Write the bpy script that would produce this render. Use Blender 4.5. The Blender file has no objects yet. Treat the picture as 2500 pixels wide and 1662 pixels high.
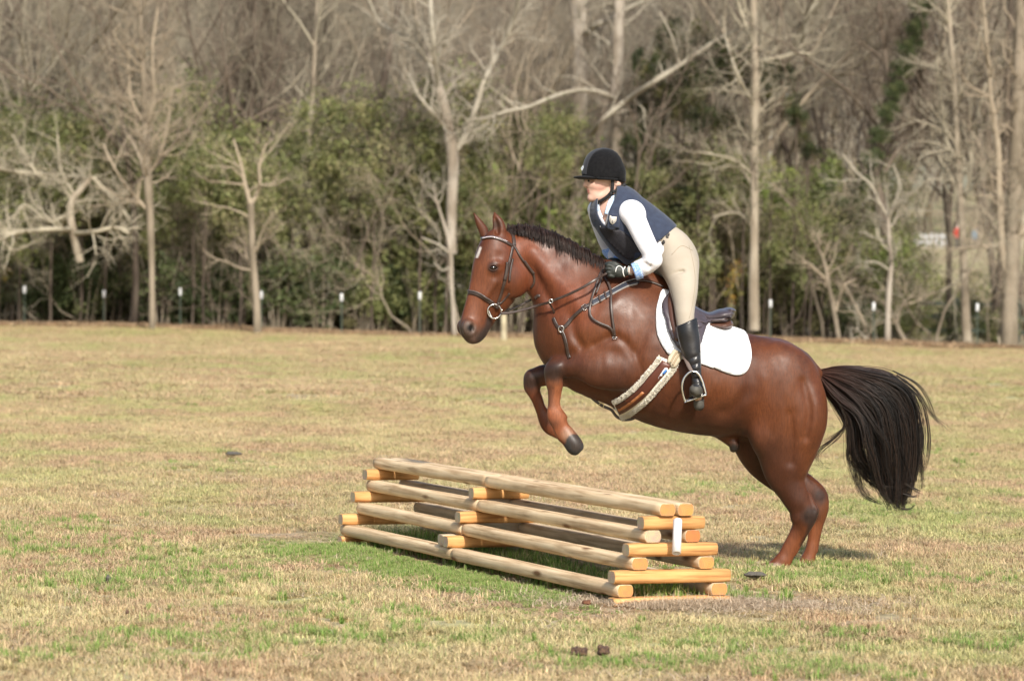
import bpy, bmesh, math, random
import numpy as np
from mathutils import Vector, Matrix, Euler
from mathutils.bvhtree import BVHTree

S = bpy.context.scene
PI = math.pi
# ---------------------------------------------------------------- camera
F_PX, CX, CY, CAM_H = 8120.0, 1250.0, 831.0, 1.72
PITCH = math.atan(150.0 / F_PX)
ROLL = math.radians(1.1)
cam_d = bpy.data.cameras.new('camera'); cam = bpy.data.objects.new('camera', cam_d)
S.collection.objects.link(cam); S.camera = cam
cam_d.sensor_width = 36.0; cam_d.lens = 36.0 * F_PX / 2500.0
cam_d.clip_start = 0.5; cam_d.clip_end = 2000
CAM_R = Matrix.Rotation(PI / 2 - PITCH, 3, 'X') @ Matrix.Rotation(ROLL, 3, 'Z')
cam.matrix_world = Matrix.Translation((0, 0, CAM_H)) @ CAM_R.to_4x4()
cam_d.dof.use_dof = True; cam_d.dof.focus_distance = 20.0; cam_d.dof.aperture_fstop = 3.7
CAM_P = Vector((0, 0, CAM_H))
# ---------------------------------------------------------------- light
SUN_EL, SUN_AZ = math.radians(38), math.radians(17)   # azimuth: to the right of straight behind the camera
w = bpy.data.worlds.new('World'); S.world = w; w.use_nodes = True
nt = w.node_tree; nt.nodes.clear()
sky = nt.nodes.new('ShaderNodeTexSky'); sky.sky_type = 'NISHITA'; sky.sun_disc = False
sky.sun_elevation = SUN_EL; sky.sun_rotation = PI - SUN_AZ
sky.air_density = 1.2; sky.dust_density = 2.5; sky.ozone_density = 1.0
bg = nt.nodes.new('ShaderNodeBackground'); bg.inputs[1].default_value = 0.125
wo = nt.nodes.new('ShaderNodeOutputWorld')
nt.links.new(sky.outputs[0], bg.inputs[0]); nt.links.new(bg.outputs[0], wo.inputs[0])
sd = bpy.data.lights.new('sun', 'SUN'); sd.energy = 4.0; sd.angle = math.radians(3.5); sd.color = (1.0, 0.945, 0.85)
sun = bpy.data.objects.new('sun', sd); S.collection.objects.link(sun)
SUN_FROM = Vector((math.sin(SUN_AZ) * math.cos(SUN_EL), -math.cos(SUN_AZ) * math.cos(SUN_EL), math.sin(SUN_EL)))
sun.rotation_euler = SUN_FROM.to_track_quat('Z', 'Y').to_euler(); sun.location = SUN_FROM * 50
S.view_settings.view_transform = 'Standard'; S.view_settings.look = 'None'
S.view_settings.gamma = 1; S.view_settings.exposure = 0.44; S.view_settings.use_curve_mapping = False
S.cycles.use_denoising = True
S.cycles.max_bounces = 6; S.cycles.diffuse_bounces = 3; S.cycles.glossy_bounces = 3
S.cycles.transmission_bounces = 2; S.cycles.caustics_reflective = False; S.cycles.caustics_refractive = False

def ray(px, py):
    return (CAM_R @ Vector(((px - CX) / F_PX, -(py - CY) / F_PX, -1.0)))
def P(px, py, D):
    """the place at depth D (world y) that stands at this spot of the view"""
    d = ray(px, py); return CAM_P + d * (D / d.y)

# ---------------------------------------------------------------- colour + materials
def lin(c):
    c = c / 255.0
    return c / 12.92 if c <= 0.04045 else ((c + 0.055) / 1.055) ** 2.4
def rgb(r, g, b): return (lin(r), lin(g), lin(b), 1.0)
MATS = {}
def mat(name, col=(.5, .5, .5, 1), rough=.7, metal=0.0, spec=0.5, noise=None, bump=None, attr=None, sheen=0.0,
        stretch=None, coat=0.0):
    """noise = (scale, colour2, contrast low, high); bump = (scale, strength, distance)"""
    if name in MATS: return MATS[name]
    m = bpy.data.materials.new(name); m.use_nodes = True; MATS[name] = m
    t = m.node_tree; N = t.nodes; Lk = t.links.new
    b = N['Principled BSDF']
    b.inputs['Roughness'].default_value = rough; b.inputs['Metallic'].default_value = metal
    b.inputs['Specular IOR Level'].default_value = spec
    b.inputs['Sheen Weight'].default_value = sheen
    b.inputs['Coat Weight'].default_value = coat
    b.inputs['Base Color'].default_value = col
    tc = N.new('ShaderNodeTexCoord'); co = tc.outputs['Object']
    if stretch:
        mp = N.new('ShaderNodeMapping'); mp.inputs['Scale'].default_value = stretch
        Lk(co, mp.inputs[0]); co = mp.outputs[0]
    src = None
    if attr:
        a = N.new('ShaderNodeAttribute'); a.attribute_name = attr; src = a.outputs['Color']
    if noise:
        nz = N.new('ShaderNodeTexNoise'); nz.inputs['Scale'].default_value = noise[0]; nz.inputs['Detail'].default_value = 5
        Lk(co, nz.inputs['Vector'])
        mr = N.new('ShaderNodeMapRange'); mr.inputs[1].default_value = noise[2]; mr.inputs[2].default_value = noise[3]
        Lk(nz.outputs[0], mr.inputs[0])
        mx = N.new('ShaderNodeMix'); mx.data_type = 'RGBA'
        Lk(mr.outputs[0], mx.inputs[0])
        if src:
            mx.blend_type = 'MULTIPLY'; Lk(src, mx.inputs[6]); mx.inputs[7].default_value = noise[1]
        else:
            mx.inputs[6].default_value = col; mx.inputs[7].default_value = noise[1]
        src = mx.outputs[2]
    if src: Lk(src, b.inputs['Base Color'])
    if bump:
        n2 = N.new('ShaderNodeTexNoise'); n2.inputs['Scale'].default_value = bump[0]; n2.inputs['Detail'].default_value = 4
        Lk(co, n2.inputs['Vector'])
        bp = N.new('ShaderNodeBump'); bp.inputs['Strength'].default_value = bump[1]; bp.inputs['Distance'].default_value = bump[2]
        Lk(n2.outputs[0], bp.inputs['Height']); Lk(bp.outputs[0], b.inputs['Normal'])
    return m

# ---------------------------------------------------------------- object helpers
def empty(name, loc, label=None, cat=None, group=None, kind=None):
    o = bpy.data.objects.new(name, None); S.collection.objects.link(o); o.location = loc
    o.empty_display_size = 0.1
    tag(o, label, cat, group, kind); return o
def tag(o, label=None, cat=None, group=None, kind=None):
    if label: o['label'] = label
    if cat: o['category'] = cat
    if group: o['group'] = group
    if kind: o['kind'] = kind
    return o
def link_mesh(name, me, m, parent=None):
    o = bpy.data.objects.new(name, me); S.collection.objects.link(o)
    if m is not None and len(me.materials) == 0: me.materials.append(m)
    if parent is not None:
        o.parent = parent; o.matrix_parent_inverse = Matrix.Identity(4)
        bl = parent_world(parent)
        me.transform(Matrix.Translation(-bl)) if me.users == 1 else None
    return o
def parent_world(o):
    v = Vector((0, 0, 0))
    while o is not None: v += o.location; o = o.parent
    return v
def raw_mesh(name, V, Fc, smooth=False):
    me = bpy.data.meshes.new(name); me.from_pydata([tuple(v) for v in V], [], [tuple(int(i) for i in f) for f in Fc]); me.update()
    if smooth: me.polygons.foreach_set('use_smooth', [True] * len(me.polygons))
    return me
def np_mesh(name, V, Q, smooth=True):
    """fast mesh from numpy arrays (all faces with the same corner count)"""
    V = np.asarray(V, dtype=np.float32); Q = np.asarray(Q, dtype=np.int32); k = Q.shape[1]
    me = bpy.data.meshes.new(name)
    me.vertices.add(len(V)); me.vertices.foreach_set('co', V.ravel())
    me.loops.add(Q.size); me.loops.foreach_set('vertex_index', Q.ravel())
    me.polygons.add(len(Q)); me.polygons.foreach_set('loop_start', np.arange(0, Q.size, k, dtype=np.int32))
    me.polygons.foreach_set('loop_total', np.full(len(Q), k, dtype=np.int32))
    me.update(calc_edges=True)
    if smooth: me.polygons.foreach_set('use_smooth', np.ones(len(Q), dtype=bool))
    return me
def vcol(me, C, name='Col'):
    a = me.color_attributes.new(name, 'FLOAT_COLOR', 'POINT')
    C = np.asarray(C, dtype=np.float32)
    if C.shape[1] == 3: C = np.concatenate([C, np.ones((len(C), 1), np.float32)], 1)
    a.data.foreach_set('color', C.ravel())

def spline(pts, n=6):
    """Catmull-Rom through rows of pts"""
    p = np.asarray(pts, dtype=float)
    if len(p) < 3:
        t = np.linspace(0, 1, n * (len(p) - 1) + 1)[:, None]; return p[0] * (1 - t) + p[-1] * t
    q = np.vstack([2 * p[0] - p[1], p, 2 * p[-1] - p[-2]]); out = []
    for i in range(1, len(q) - 2):
        for t in np.arange(n) / n:
            out.append(0.5 * ((2 * q[i]) + (-q[i - 1] + q[i + 1]) * t + (2 * q[i - 1] - 5 * q[i] + 4 * q[i + 1] - q[i + 2]) * t * t
                              + (-q[i - 1] + 3 * q[i] - 3 * q[i + 1] + q[i + 2]) * t ** 3))
    out.append(p[-1]); return np.array(out)

class Tubes:
    """many tubes gathered into one mesh of quads"""
    def __init__(s): s.V = []; s.Q = []; s.n = 0; s.C = []
    def add(s, pts, rad, sides=6, close=False, flat=1.0, col=None):
        pts = np.asarray(pts, float); n = len(pts)
        rad = np.asarray(rad, float) * np.ones(n)
        T = np.gradient(pts, axis=0); T /= (np.linalg.norm(T, axis=1)[:, None] + 1e-9)
        ref = np.array([0.13, 0.2, 0.97]) if abs(T[0][2]) < 0.9 else np.array([0.97, 0.1, 0.1])
        A = np.cross(T, ref); A /= (np.linalg.norm(A, axis=1)[:, None] + 1e-9)
        B = np.cross(T, A)
        th = np.arange(sides) * 2 * PI / sides
        ring = (A[:, None, :] * np.cos(th)[None, :, None] + B[:, None, :] * np.sin(th)[None, :, None] * flat)
        V = pts[:, None, :] + ring * rad[:, None, None]
        s.V.append(V.reshape(-1, 3))
        i = np.arange(n - 1)[:, None] * sides; j = np.arange(sides)[None, :]; j2 = (j + 1) % sides
        s.Q.append(np.stack([i + j, i + j2, i + sides + j2, i + sides + j], -1).reshape(-1, 4) + s.n)
        if close and sides >= 4:
            for base in (0, (n - 1) * sides):
                c = pts[0] if base == 0 else pts[-1]
                s.V.append(c[None, :]); ci = s.n + n * sides + (0 if base == 0 else 1)
                a = s.n + base + np.arange(0, sides, 2); 
                s.Q.append(np.stack([np.full(len(a), ci), a, s.n + base + (a - s.n - base + 1) % sides, s.n + base + (a - s.n - base + 2) % sides], -1))
            s.n += 2
            if col is not None: s.C.append(np.tile(col, (2, 1)))
        if col is not None: s.C.append(np.tile(col, (n * sides, 1)))
        s.n += n * sides
    def mesh(s, name, smooth=True):
        me = np_mesh(name, np.concatenate(s.V), np.concatenate(s.Q), smooth)
        if s.C: vcol(me, np.concatenate(s.C))
        return me
    def build(s, name, m, parent=None, smooth=True): return link_mesh(name, s.mesh(name, smooth), m, parent)

# ---------------------------------------------------------------- smooth implicit bodies
class SDF:
    def __init__(s, lo, hi, h):
        s.lo = np.array(lo, float); s.h = h
        s.n = np.ceil((np.array(hi) - s.lo) / h).astype(int) + 1
        s.D = np.full(s.n, 0.25, np.float32)
    def loc(s, lo, hi):
        a = np.clip(np.floor((np.array(lo) - s.lo) / s.h).astype(int), 0, s.n - 1)
        b = np.clip(np.ceil((np.array(hi) - s.lo) / s.h).astype(int) + 1, 1, s.n)
        sl = tuple(slice(i, j) for i, j in zip(a, b))
        g = [(s.lo[i] + s.h * np.arange(a[i], b[i])).astype(np.float32) for i in range(3)]
        return sl, g[0][:, None, None], g[1][None, :, None], g[2][None, None, :]
    def comb(s, sl, d, k, sub):
        A = s.D[sl]
        if A.size == 0: return
        if sub: d = -d
        if k > 0:
            hh = np.maximum(k - np.abs(A - d), 0) / k; q = hh * hh * k * 0.25
        else: q = 0
        s.D[sl] = (np.maximum(A, d) + q) if sub else (np.minimum(A, d) - q)
    def tube(s, C, k=0.03, L=(0, 1, 0), n=5, sub=False, power=2.0):
        """C rows: x y z a(in-plane radius) b(lateral radius)"""
        C = spline(C, n) if len(C) > 2 else np.asarray(C, float)
        C = np.asarray(C, float); C[:, 3:] = np.maximum(C[:, 3:], 0.0015)
        m = C[:, 3:].max() + k + 2 * s.h
        lo = (C[:, :3] - C[:, 3:].max(1)[:, None]).min(0) - k - 2 * s.h; hi = (C[:, :3] + C[:, 3:].max(1)[:, None]).max(0) + k + 2 * s.h
        slT, gx, gy, gz = s.loc(lo, hi)
        if s.D[slT].size == 0: return
        acc = np.full(s.D[slT].shape, 0.3, np.float32)
        off = [q.start for q in slT]
        L = np.array(L, float); L /= np.linalg.norm(L)
        for i in range(len(C) - 1):
            p0, p1 = C[i], C[i + 1]; mm = max(p0[3:].max(), p1[3:].max()) + k + 2 * s.h
            sl, X, Y, Z = s.loc(np.minimum(p0[:3], p1[:3]) - mm, np.maximum(p0[:3], p1[:3]) + mm)
            sub_sl = tuple(slice(max(q.start - o, 0), q.stop - o) for q, o in zip(sl, off))
            sh = acc[sub_sl].shape
            if 0 in sh: continue
            X = X[-sh[0]:] if X.shape[0] > sh[0] else X; Y = Y[:, -sh[1]:] if Y.shape[1] > sh[1] else Y; Z = Z[:, :, -sh[2]:] if Z.shape[2] > sh[2] else Z
            X = X[:sh[0]]; Y = Y[:, :sh[1]]; Z = Z[:, :, :sh[2]]
            d = p1[:3] - p0[:3]; dd = max(float(d @ d), 1e-12)
            x = X - p0[0]; y = Y - p0[1]; z = Z - p0[2]
            t = np.clip((x * d[0] + y * d[1] + z * d[2]) / dd, 0, 1)
            x = x - t * d[0]; y = y - t * d[1]; z = z - t * d[2]
            v = x * L[0] + y * L[1] + z * L[2]
            q2 = x * x + y * y + z * z
            u2 = np.maximum(q2 - v * v, 0)
            a = p0[3] + (p1[3] - p0[3]) * t; b = p0[4] + (p1[4] - p0[4]) * t
            if power == 2.0: r = np.sqrt(u2 / (a * a) + v * v / (b * b))
            else: r = ((u2 / (a * a)) ** (power / 2) + (np.abs(v) / b) ** power) ** (1 / power)
            r = np.maximum(r, 1e-3); R = np.sqrt(q2) / r
            R = np.where(r < 0.05, np.minimum(a, b), R)
            acc[sub_sl] = np.minimum(acc[sub_sl], (R * (r - 1)).astype(np.float32))
        s.comb(slT, acc, k, sub)
    def ell(s, c, a, b, lat, ang=0.0, k=0.03, L=(0, 1, 0), sub=False):
        """ellipsoid: in-plane radii a (along ang) and b, lateral radius lat; ang in degrees in the x-z plane"""
        c = np.array(c, float); m = max(a, b, lat) + k + 2 * s.h
        sl, X, Y, Z = s.loc(c - m, c + m)
        if s.D[sl].size == 0: return
        L = np.array(L, float); L /= np.linalg.norm(L)
        th = math.radians(ang); A = np.array([math.cos(th), 0, math.sin(th)]); A = A - L * (A @ L); A /= np.linalg.norm(A)
        B = np.cross(L, A)
        x, y, z = X - c[0], Y - c[1], Z - c[2]
        f = lambda w: x * w[0] + y * w[1] + z * w[2]
        r = np.sqrt((f(A) / a) ** 2 + (f(B) / b) ** 2 + (f(L) / lat) ** 2); r = np.maximum(r, 1e-3)
        R = np.sqrt(x * x + y * y + z * z) / r; R = np.where(r < 0.05, min(a, b, lat), R)
        s.comb(sl, (R * (r - 1)).astype(np.float32), k, sub)
    def plane(s, p, nrm, k=0.0):
        """cut away the side the normal points to"""
        nrm = np.array(nrm, float); nrm /= np.linalg.norm(nrm)
        sl, X, Y, Z = s.loc(s.lo, s.lo + s.n * s.h)
        d = ((X - p[0]) * nrm[0] + (Y - p[1]) * nrm[1] + (Z - p[2]) * nrm[2]).astype(np.float32)
        s.comb(sl, -d, k, True)
    def blur(s, lo, hi, r=2, passes=2):
        sl, X, Y, Z = s.loc(lo, hi); A = s.D[sl].copy()
        B = A.copy()
        for _ in range(passes):
            for ax in range(3):
                c = np.cumsum(np.concatenate([np.repeat(np.take(B, [0], ax), r + 1, ax), B, np.repeat(np.take(B, [-1], ax), r, ax)], ax), axis=ax, dtype=np.float64)
                n = B.shape[ax]
                B = ((np.take(c, range(2 * r + 1, 2 * r + 1 + n), ax) - np.take(c, range(0, n), ax)) / (2 * r + 1)).astype(np.float32)
        # fade the softening out towards the edge of the region
        w = np.ones(A.shape, np.float32)
        for ax in range(3):
            n = A.shape[ax]; e = np.minimum(np.arange(n), np.arange(n)[::-1]).astype(np.float32) / 10
            sh = [1, 1, 1]; sh[ax] = n; w = w * np.clip(e, 0, 1).reshape(sh)
        s.D[sl] = A * (1 - w) + B * w
    def extract(s, smooth=2, seed_pt=None):
        D = s.D; I = (D < 0)
        n = np.array(D.shape)
        c = I[:-1, :-1, :-1].astype(np.int8)
        cnt = np.zeros(n - 1, np.int8)
        for dx in (0, 1):
            for dy in (0, 1):
                for dz in (0, 1):
                    cnt += I[dx:n[0] - 1 + dx, dy:n[1] - 1 + dy, dz:n[2] - 1 + dz]
        act = (cnt > 0) & (cnt < 8)
        ii = np.argwhere(act); idx = np.full(act.shape, -1, np.int64); idx[act] = np.arange(len(ii))
        acc = np.zeros((len(ii), 3)); num = np.zeros(len(ii))
        cor = [(0, 0, 0), (1, 0, 0), (0, 1, 0), (1, 1, 0), (0, 0, 1), (1, 0, 1), (0, 1, 1), (1, 1, 1)]
        val = [D[ii[:, 0] + a, ii[:, 1] + b, ii[:, 2] + e].astype(float) for a, b, e in cor]
        for a in range(8):
            for b in range(a + 1, 8):
                df = np.abs(np.array(cor[a]) - np.array(cor[b]))
                if df.sum() != 1: continue
                va, vb = val[a], val[b]; m = (va < 0) != (vb < 0)
                t = np.where(m, va / np.where(m, va - vb, 1), 0)
                pt = np.array(cor[a])[None] + t[:, None] * (np.array(cor[b]) - np.array(cor[a]))[None]
                acc += pt * m[:, None]; num += m
        V = s.lo + (ii + acc / num[:, None]) * s.h
        Q = []
        for ax in range(3):
            o1, o2 = [(1, 2), (2, 0), (0, 1)][ax]
            a = [slice(1, -1)] * 3; a[ax] = slice(0, -1); b = list(a); b[ax] = slice(1, None)
            s0, s1 = I[tuple(a)], I[tuple(b)]
            ch = np.argwhere(s0 != s1)
            if len(ch) == 0: continue
            flip = s0[ch[:, 0], ch[:, 1], ch[:, 2]]
            base = ch.copy()
            for d_ in range(3):
                if d_ != ax: base[:, d_] += 1
            def cell(e1, e2):
                q = base.copy(); q[:, o1] -= e1; q[:, o2] -= e2
                return idx[q[:, 0], q[:, 1], q[:, 2]]
            q = np.stack([cell(1, 1), cell(0, 1), cell(0, 0), cell(1, 0)], -1)
            q[~flip] = q[~flip][:, ::-1]
            Q.append(q)
        Q = np.concatenate(Q); Q = Q[(Q >= 0).all(1)]
        E = np.concatenate([Q[:, [0, 1]], Q[:, [1, 2]], Q[:, [2, 3]], Q[:, [3, 0]]])
        for it in range(smooth * 2):
            f = 0.5 if it % 2 == 0 else -0.42
            deg = np.bincount(E[:, 0], minlength=len(V)) + np.bincount(E[:, 1], minlength=len(V))
            nv = np.stack([np.bincount(E[:, 0], V[E[:, 1], j], len(V)) + np.bincount(E[:, 1], V[E[:, 0], j], len(V)) for j in range(3)], 1) / np.maximum(deg, 1)[:, None]
            V = V + f * (nv - V)
        return V, Q
    def obj(s, name, m, parent=None, smooth=2):
        V, Q = s.extract(smooth)
        return link_mesh(name, np_mesh(name, V, Q), m, parent)

def sec(x1, y1, x2, y2, D, wl):
    """section of a limb: the two edges seen at depth D, and the half width across"""
    a, b = P(x1, y1, D), P(x2, y2, D); c = (a + b) / 2
    return [c.x, c.y, c.z, (a - b).length / 2, wl]
def pt(x, y, rpx, D, wl):
    c = P(x, y, D); return [c.x, c.y, c.z, rpx * D / F_PX, wl]
def bvh(o):
    me = o.data; M = Matrix.Translation(parent_world(o))
    n = len(me.vertices); co = np.empty(n * 3, np.float32); me.vertices.foreach_get('co', co)
    off = parent_world(o)
    V = co.reshape(-1, 3) + np.array(off)
    return BVHTree.FromPolygons([tuple(v) for v in V.tolist()], [tuple(p.vertices) for p in me.polygons])
def hit(tree, px, py, Dd=20.25, far=False):
    d = ray(px, py).normalized()
    if far:
        q = P(px, py, Dd + 1.2); r = tree.ray_cast(q, -d)
    else: r = tree.ray_cast(CAM_P, d)
    if r[0] is None:
        q = P(px, py, Dd); r = tree.find_nearest(q)
        return r[0], r[1]
    return r[0], r[1]
def ribbon(name, pts, nrm, width, thick, m, parent=None, taper=None):
    """flat strap along world points with given face normals"""
    pts = np.asarray([tuple(p) for p in pts], float); nrm = np.asarray([tuple(q) for q in nrm], float)
    T = np.gradient(pts, axis=0); T /= np.linalg.norm(T, axis=1)[:, None] + 1e-9
    nrm = nrm - T * (nrm * T).sum(1)[:, None]; nrm /= np.linalg.norm(nrm, axis=1)[:, None] + 1e-9
    W = np.cross(T, nrm); wd = np.asarray(width) * np.ones(len(pts)) / 2
    prof = [(-1, 0), (-.85, .9), (-.4, 1), (.4, 1), (.85, .9), (1, 0), (.6, -.5), (-.6, -.5)]
    V = np.concatenate([[pts[i] + W[i] * wd[i] * a + nrm[i] * thick * b for a, b in prof] for i in range(len(pts))])
    k = len(prof); Q = []
    for i in range(len(pts) - 1):
        for j in range(k): Q.append([i * k + j, i * k + (j + 1) % k, (i + 1) * k + (j + 1) % k, (i + 1) * k + j])
    F = [tuple(q) for q in Q] + [tuple(range(k))[::-1], tuple((len(pts) - 1) * k + j for j in range(k))]
    me = raw_mesh(name, V, F, True)
    bm = bmesh.new(); bm.from_mesh(me); bmesh.ops.recalc_face_normals(bm, faces=bm.faces); bm.to_mesh(me); bm.free()
    return link_mesh(name, me, m, parent)
def strap(name, tree, pxs, width, thick, m, parent=None, off=0.002, n=8, smooth=2, far=False):
    sp = spline([list(p) for p in pxs], n); P3 = []; N3 = []
    for a in sp:
        q, nn = hit(tree, a[0], a[1], far=far); P3.append(np.array(q)); N3.append(np.array(nn))
    P3, N3 = np.array(P3), np.array(N3)
    for _ in range(smooth):
        P3[1:-1] = (P3[:-2] + 2 * P3[1:-1] + P3[2:]) / 4; N3[1:-1] = (N3[:-2] + 2 * N3[1:-1] + N3[2:]) / 4
    P3 = P3 + N3 / (np.linalg.norm(N3, axis=1)[:, None] + 1e-9) * off
    return ribbon(name, P3, N3, width, thick, m, parent)
def closed_spline(poly, n=3):
    p = np.asarray(poly, float); m = len(p); out = []
    for i in range(m):
        q0, q1, q2, q3 = p[(i - 1) % m], p[i], p[(i + 1) % m], p[(i + 2) % m]
        v1, v2 = q1 - q0, q2 - q1; v3 = q3 - q2
        for k in range(n):
            t = k / n
            out.append(.5 * (2 * q1 + (q2 - q0) * t + (2 * q0 - 5 * q1 + 4 * q2 - q3) * t * t + (3 * q1 - q0 - 3 * q2 + q3) * t ** 3))
    return out
def patch(name, tree, poly, off, thick, m, parent=None, cell=7, D0=20.25, smooth=4, far=False, rnd=False):
    """a sheet lying on a body: outline seen at these spots, laid onto the surface, with real thickness"""
    if rnd: poly = closed_spline(poly, 3)
    bm = bmesh.new(); vs = [bm.verts.new((x, y, 0)) for x, y in poly]; bm.faces.new(vs)
    xs = [p[0] for p in poly]; ys = [p[1] for p in poly]
    for x in np.arange(min(xs) + cell, max(xs), cell):
        bmesh.ops.bisect_plane(bm, geom=bm.verts[:] + bm.edges[:] + bm.faces[:], plane_co=(x, 0, 0), plane_no=(1, 0, 0))
    for y in np.arange(min(ys) + cell, max(ys), cell):
        bmesh.ops.bisect_plane(bm, geom=bm.verts[:] + bm.edges[:] + bm.faces[:], plane_co=(0, y, 0), plane_no=(0, 1, 0))
    bmesh.ops.remove_doubles(bm, verts=bm.verts, dist=cell * .12)
    bmesh.ops.triangulate(bm, faces=bm.faces[:])
    bm.verts.ensure_lookup_table(); bm.verts.index_update()
    n = len(bm.verts); sgn = 1 if far else -1
    xy = np.array([(v.co.x, v.co.y) for v in bm.verts]); ds = np.array([hit(tree, x, y, D0, far)[0].y for x, y in xy])
    E = np.array([(e.verts[0].index, e.verts[1].index) for e in bm.edges])
    deg = np.maximum(np.bincount(E[:, 0], minlength=n) + np.bincount(E[:, 1], minlength=n), 1)
    for _ in range(smooth):
        av = (np.bincount(E[:, 0], ds[E[:, 1]], n) + np.bincount(E[:, 1], ds[E[:, 0]], n)) / deg
        nd = .5 * ds + .5 * av; out = np.maximum(nd, ds) if far else np.minimum(nd, ds)
        ds = .6 * out + .4 * nd
    F = [[v.index for v in f.verts] for f in bm.faces]
    area = sum((xy[f[1]][0] - xy[f[0]][0]) * (xy[f[2]][1] - xy[f[0]][1]) - (xy[f[2]][0] - xy[f[0]][0]) * (xy[f[1]][1] - xy[f[0]][1]) for f in F)
    B = [(e.verts[0].index, e.verts[1].index, e.link_faces[0]) for e in bm.edges if len(e.link_faces) == 1]
    bset = set([b[0] for b in B] + [b[1] for b in B]); inner = {}
    ctr = {}
    front = [P(x, y, d + sgn * (off + thick * (.45 if i in bset else 1.0))) for i, ((x, y), d) in enumerate(zip(xy, ds))]
    back = [P(x, y, d + sgn * (off - .004)) for (x, y), d in zip(xy, ds)]
    V = front + back; faces = [tuple(f) for f in F] + [tuple(i + n for i in f[::-1]) for f in F]
    for a_, b_, f in B:
        ids = [v.index for v in f.verts]; k = ids.index(a_)
        if ids[(k + 1) % len(ids)] == b_: a_, b_ = b_, a_
        faces.append((a_, b_, b_ + n, a_ + n))
    bm.free(); me = raw_mesh(name, V, faces, True)
    bm = bmesh.new(); bm.from_mesh(me); bmesh.ops.recalc_face_normals(bm, faces=bm.faces); bm.to_mesh(me); bm.free()
    return link_mesh(name, me, m, parent)
def sphere(name, c, r, m, parent, sc=(1, 1, 1), rot=None, seg=20):
    bm = bmesh.new(); bmesh.ops.create_uvsphere(bm, u_segments=seg, v_segments=seg // 2 + 2, radius=r)
    bmesh.ops.scale(bm, vec=sc, verts=bm.verts)
    if rot is not None: bmesh.ops.rotate(bm, cent=(0, 0, 0), matrix=rot, verts=bm.verts)
    bmesh.ops.translate(bm, vec=c, verts=bm.verts)
    for f in bm.faces: f.smooth = True
    me = bpy.data.meshes.new(name); bm.to_mesh(me); bm.free(); return link_mesh(name, me, m, parent)
M_steel = mat('steel', (.62, .61, .58, 1), .22, metal=1.0)
# ================================================================ TERRAIN
def smooth(a, b, x): t = np.clip((np.asarray(x, float) - a) / (b - a), 0, 1); return t * t * (3 - 2 * t)
def edge_y(x): return 98.0 - 0.27 * np.asarray(x, float) * smooth(-20, 20, x) + 1.2 * np.sin(np.asarray(x) * .35)   # where the field meets the wood
def terr(x, y):
    x = np.asarray(x, float); y = np.asarray(y, float)
    z = 4.6 * smooth(112, 250, y) + 9.5 * smooth(255, 430, y)
    z = z + .018 * np.sin(x * 1.3 + y * .5) * np.sin(y * .8 - x * .3) * smooth(24, 34, y) + .05 * np.sin(x * .31 + 2) * np.sin(y * .17) * smooth(30, 50, y)
    return z
xs = np.concatenate([np.linspace(-160, -14, 26), np.linspace(-12, 12, 61), np.linspace(14, 160, 26)])
ys = np.concatenate([np.linspace(-40, 8, 8), np.linspace(10, 60, 120), np.linspace(61, 130, 110), np.linspace(133, 470, 60)])
GX, GY = np.meshgrid(xs, ys, indexing='ij'); GZ = terr(GX, GY)
nx, ny = GX.shape; ii = np.arange(nx - 1)[:, None] * ny + np.arange(ny - 1)[None, :]
gm = np_mesh('field', np.stack([GX, GY, GZ], -1).reshape(-1, 3), np.stack([ii, ii + ny, ii + ny + 1, ii + 1], -1).reshape(-1, 4))

def grass_nodes(t, mul=1.0, blade=False):
    """one colour rule by place for the soil under the grass and for the blades"""
    N, Lk = t.nodes, t.links.new
    geo = N.new('ShaderNodeNewGeometry'); pos = geo.outputs['Position']
    def noise(sc, det, strx=(1, 1, 1), off=0):
        mp = N.new('ShaderNodeMapping'); mp.inputs['Scale'].default_value = strx; mp.inputs['Location'].default_value = (off, off, 0); Lk(pos, mp.inputs[0])
        n = N.new('ShaderNodeTexNoise'); n.inputs['Scale'].default_value = sc; n.inputs['Detail'].default_value = det; Lk(mp.outputs[0], n.inputs['Vector']); return n.outputs[0]
    def rng_(v, a, b):
        m = N.new('ShaderNodeMapRange'); m.inputs[1].default_value = a; m.inputs[2].default_value = b; Lk(v, m.inputs[0]); return m.outputs[0]
    def mix(f, c1, c2, mode='MIX'):
        m = N.new('ShaderNodeMix'); m.data_type = 'RGBA'; m.blend_type = mode
        if isinstance(f, float): m.inputs[0].default_value = f
        else: Lk(f, m.inputs[0])
        for k, c in ((6, c1), (7, c2)):
            if isinstance(c, tuple): m.inputs[k].default_value = c
            else: Lk(c, m.inputs[k])
        return m.outputs[2]
    tan = (.53 * mul, .455 * mul, .295 * mul, 1); grn = (.38 * mul, .405 * mul, .19 * mul, 1); brn = (.46 * mul, .365 * mul, .245 * mul, 1)
    big = noise(.22, 4, (1, .45, 1), 3); mid = noise(.9, 5, (1, .6, 1), 11); fine = noise(9, 5, (1, 1, 1), 5)
    c = mix(rng_(big, .38, .64), tan, grn)
    c = mix(rng_(noise(.75, 4, (1, .35, 1), 51), .56, .78), c, (.37 * mul, .39 * mul, .17 * mul, 1))
    c = mix(rng_(mid, .42, .60), c, brn)
    c = mix(rng_(noise(2.6, 5, (1, .55, 1), 71), .52, .72), c, (.38 * mul, .315 * mul, .20 * mul, 1))
    c = mix(rng_(noise(1.4, 4, (1, .7, 1), 31), .60, .78), c, (.37 * mul, .39 * mul, .17 * mul, 1))
    c = mix(.45, c, mix(rng_(fine, .35, .65), (.6, .6, .6, 1), (1.35, 1.3, 1.25, 1)), 'MULTIPLY')
    return c
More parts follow.
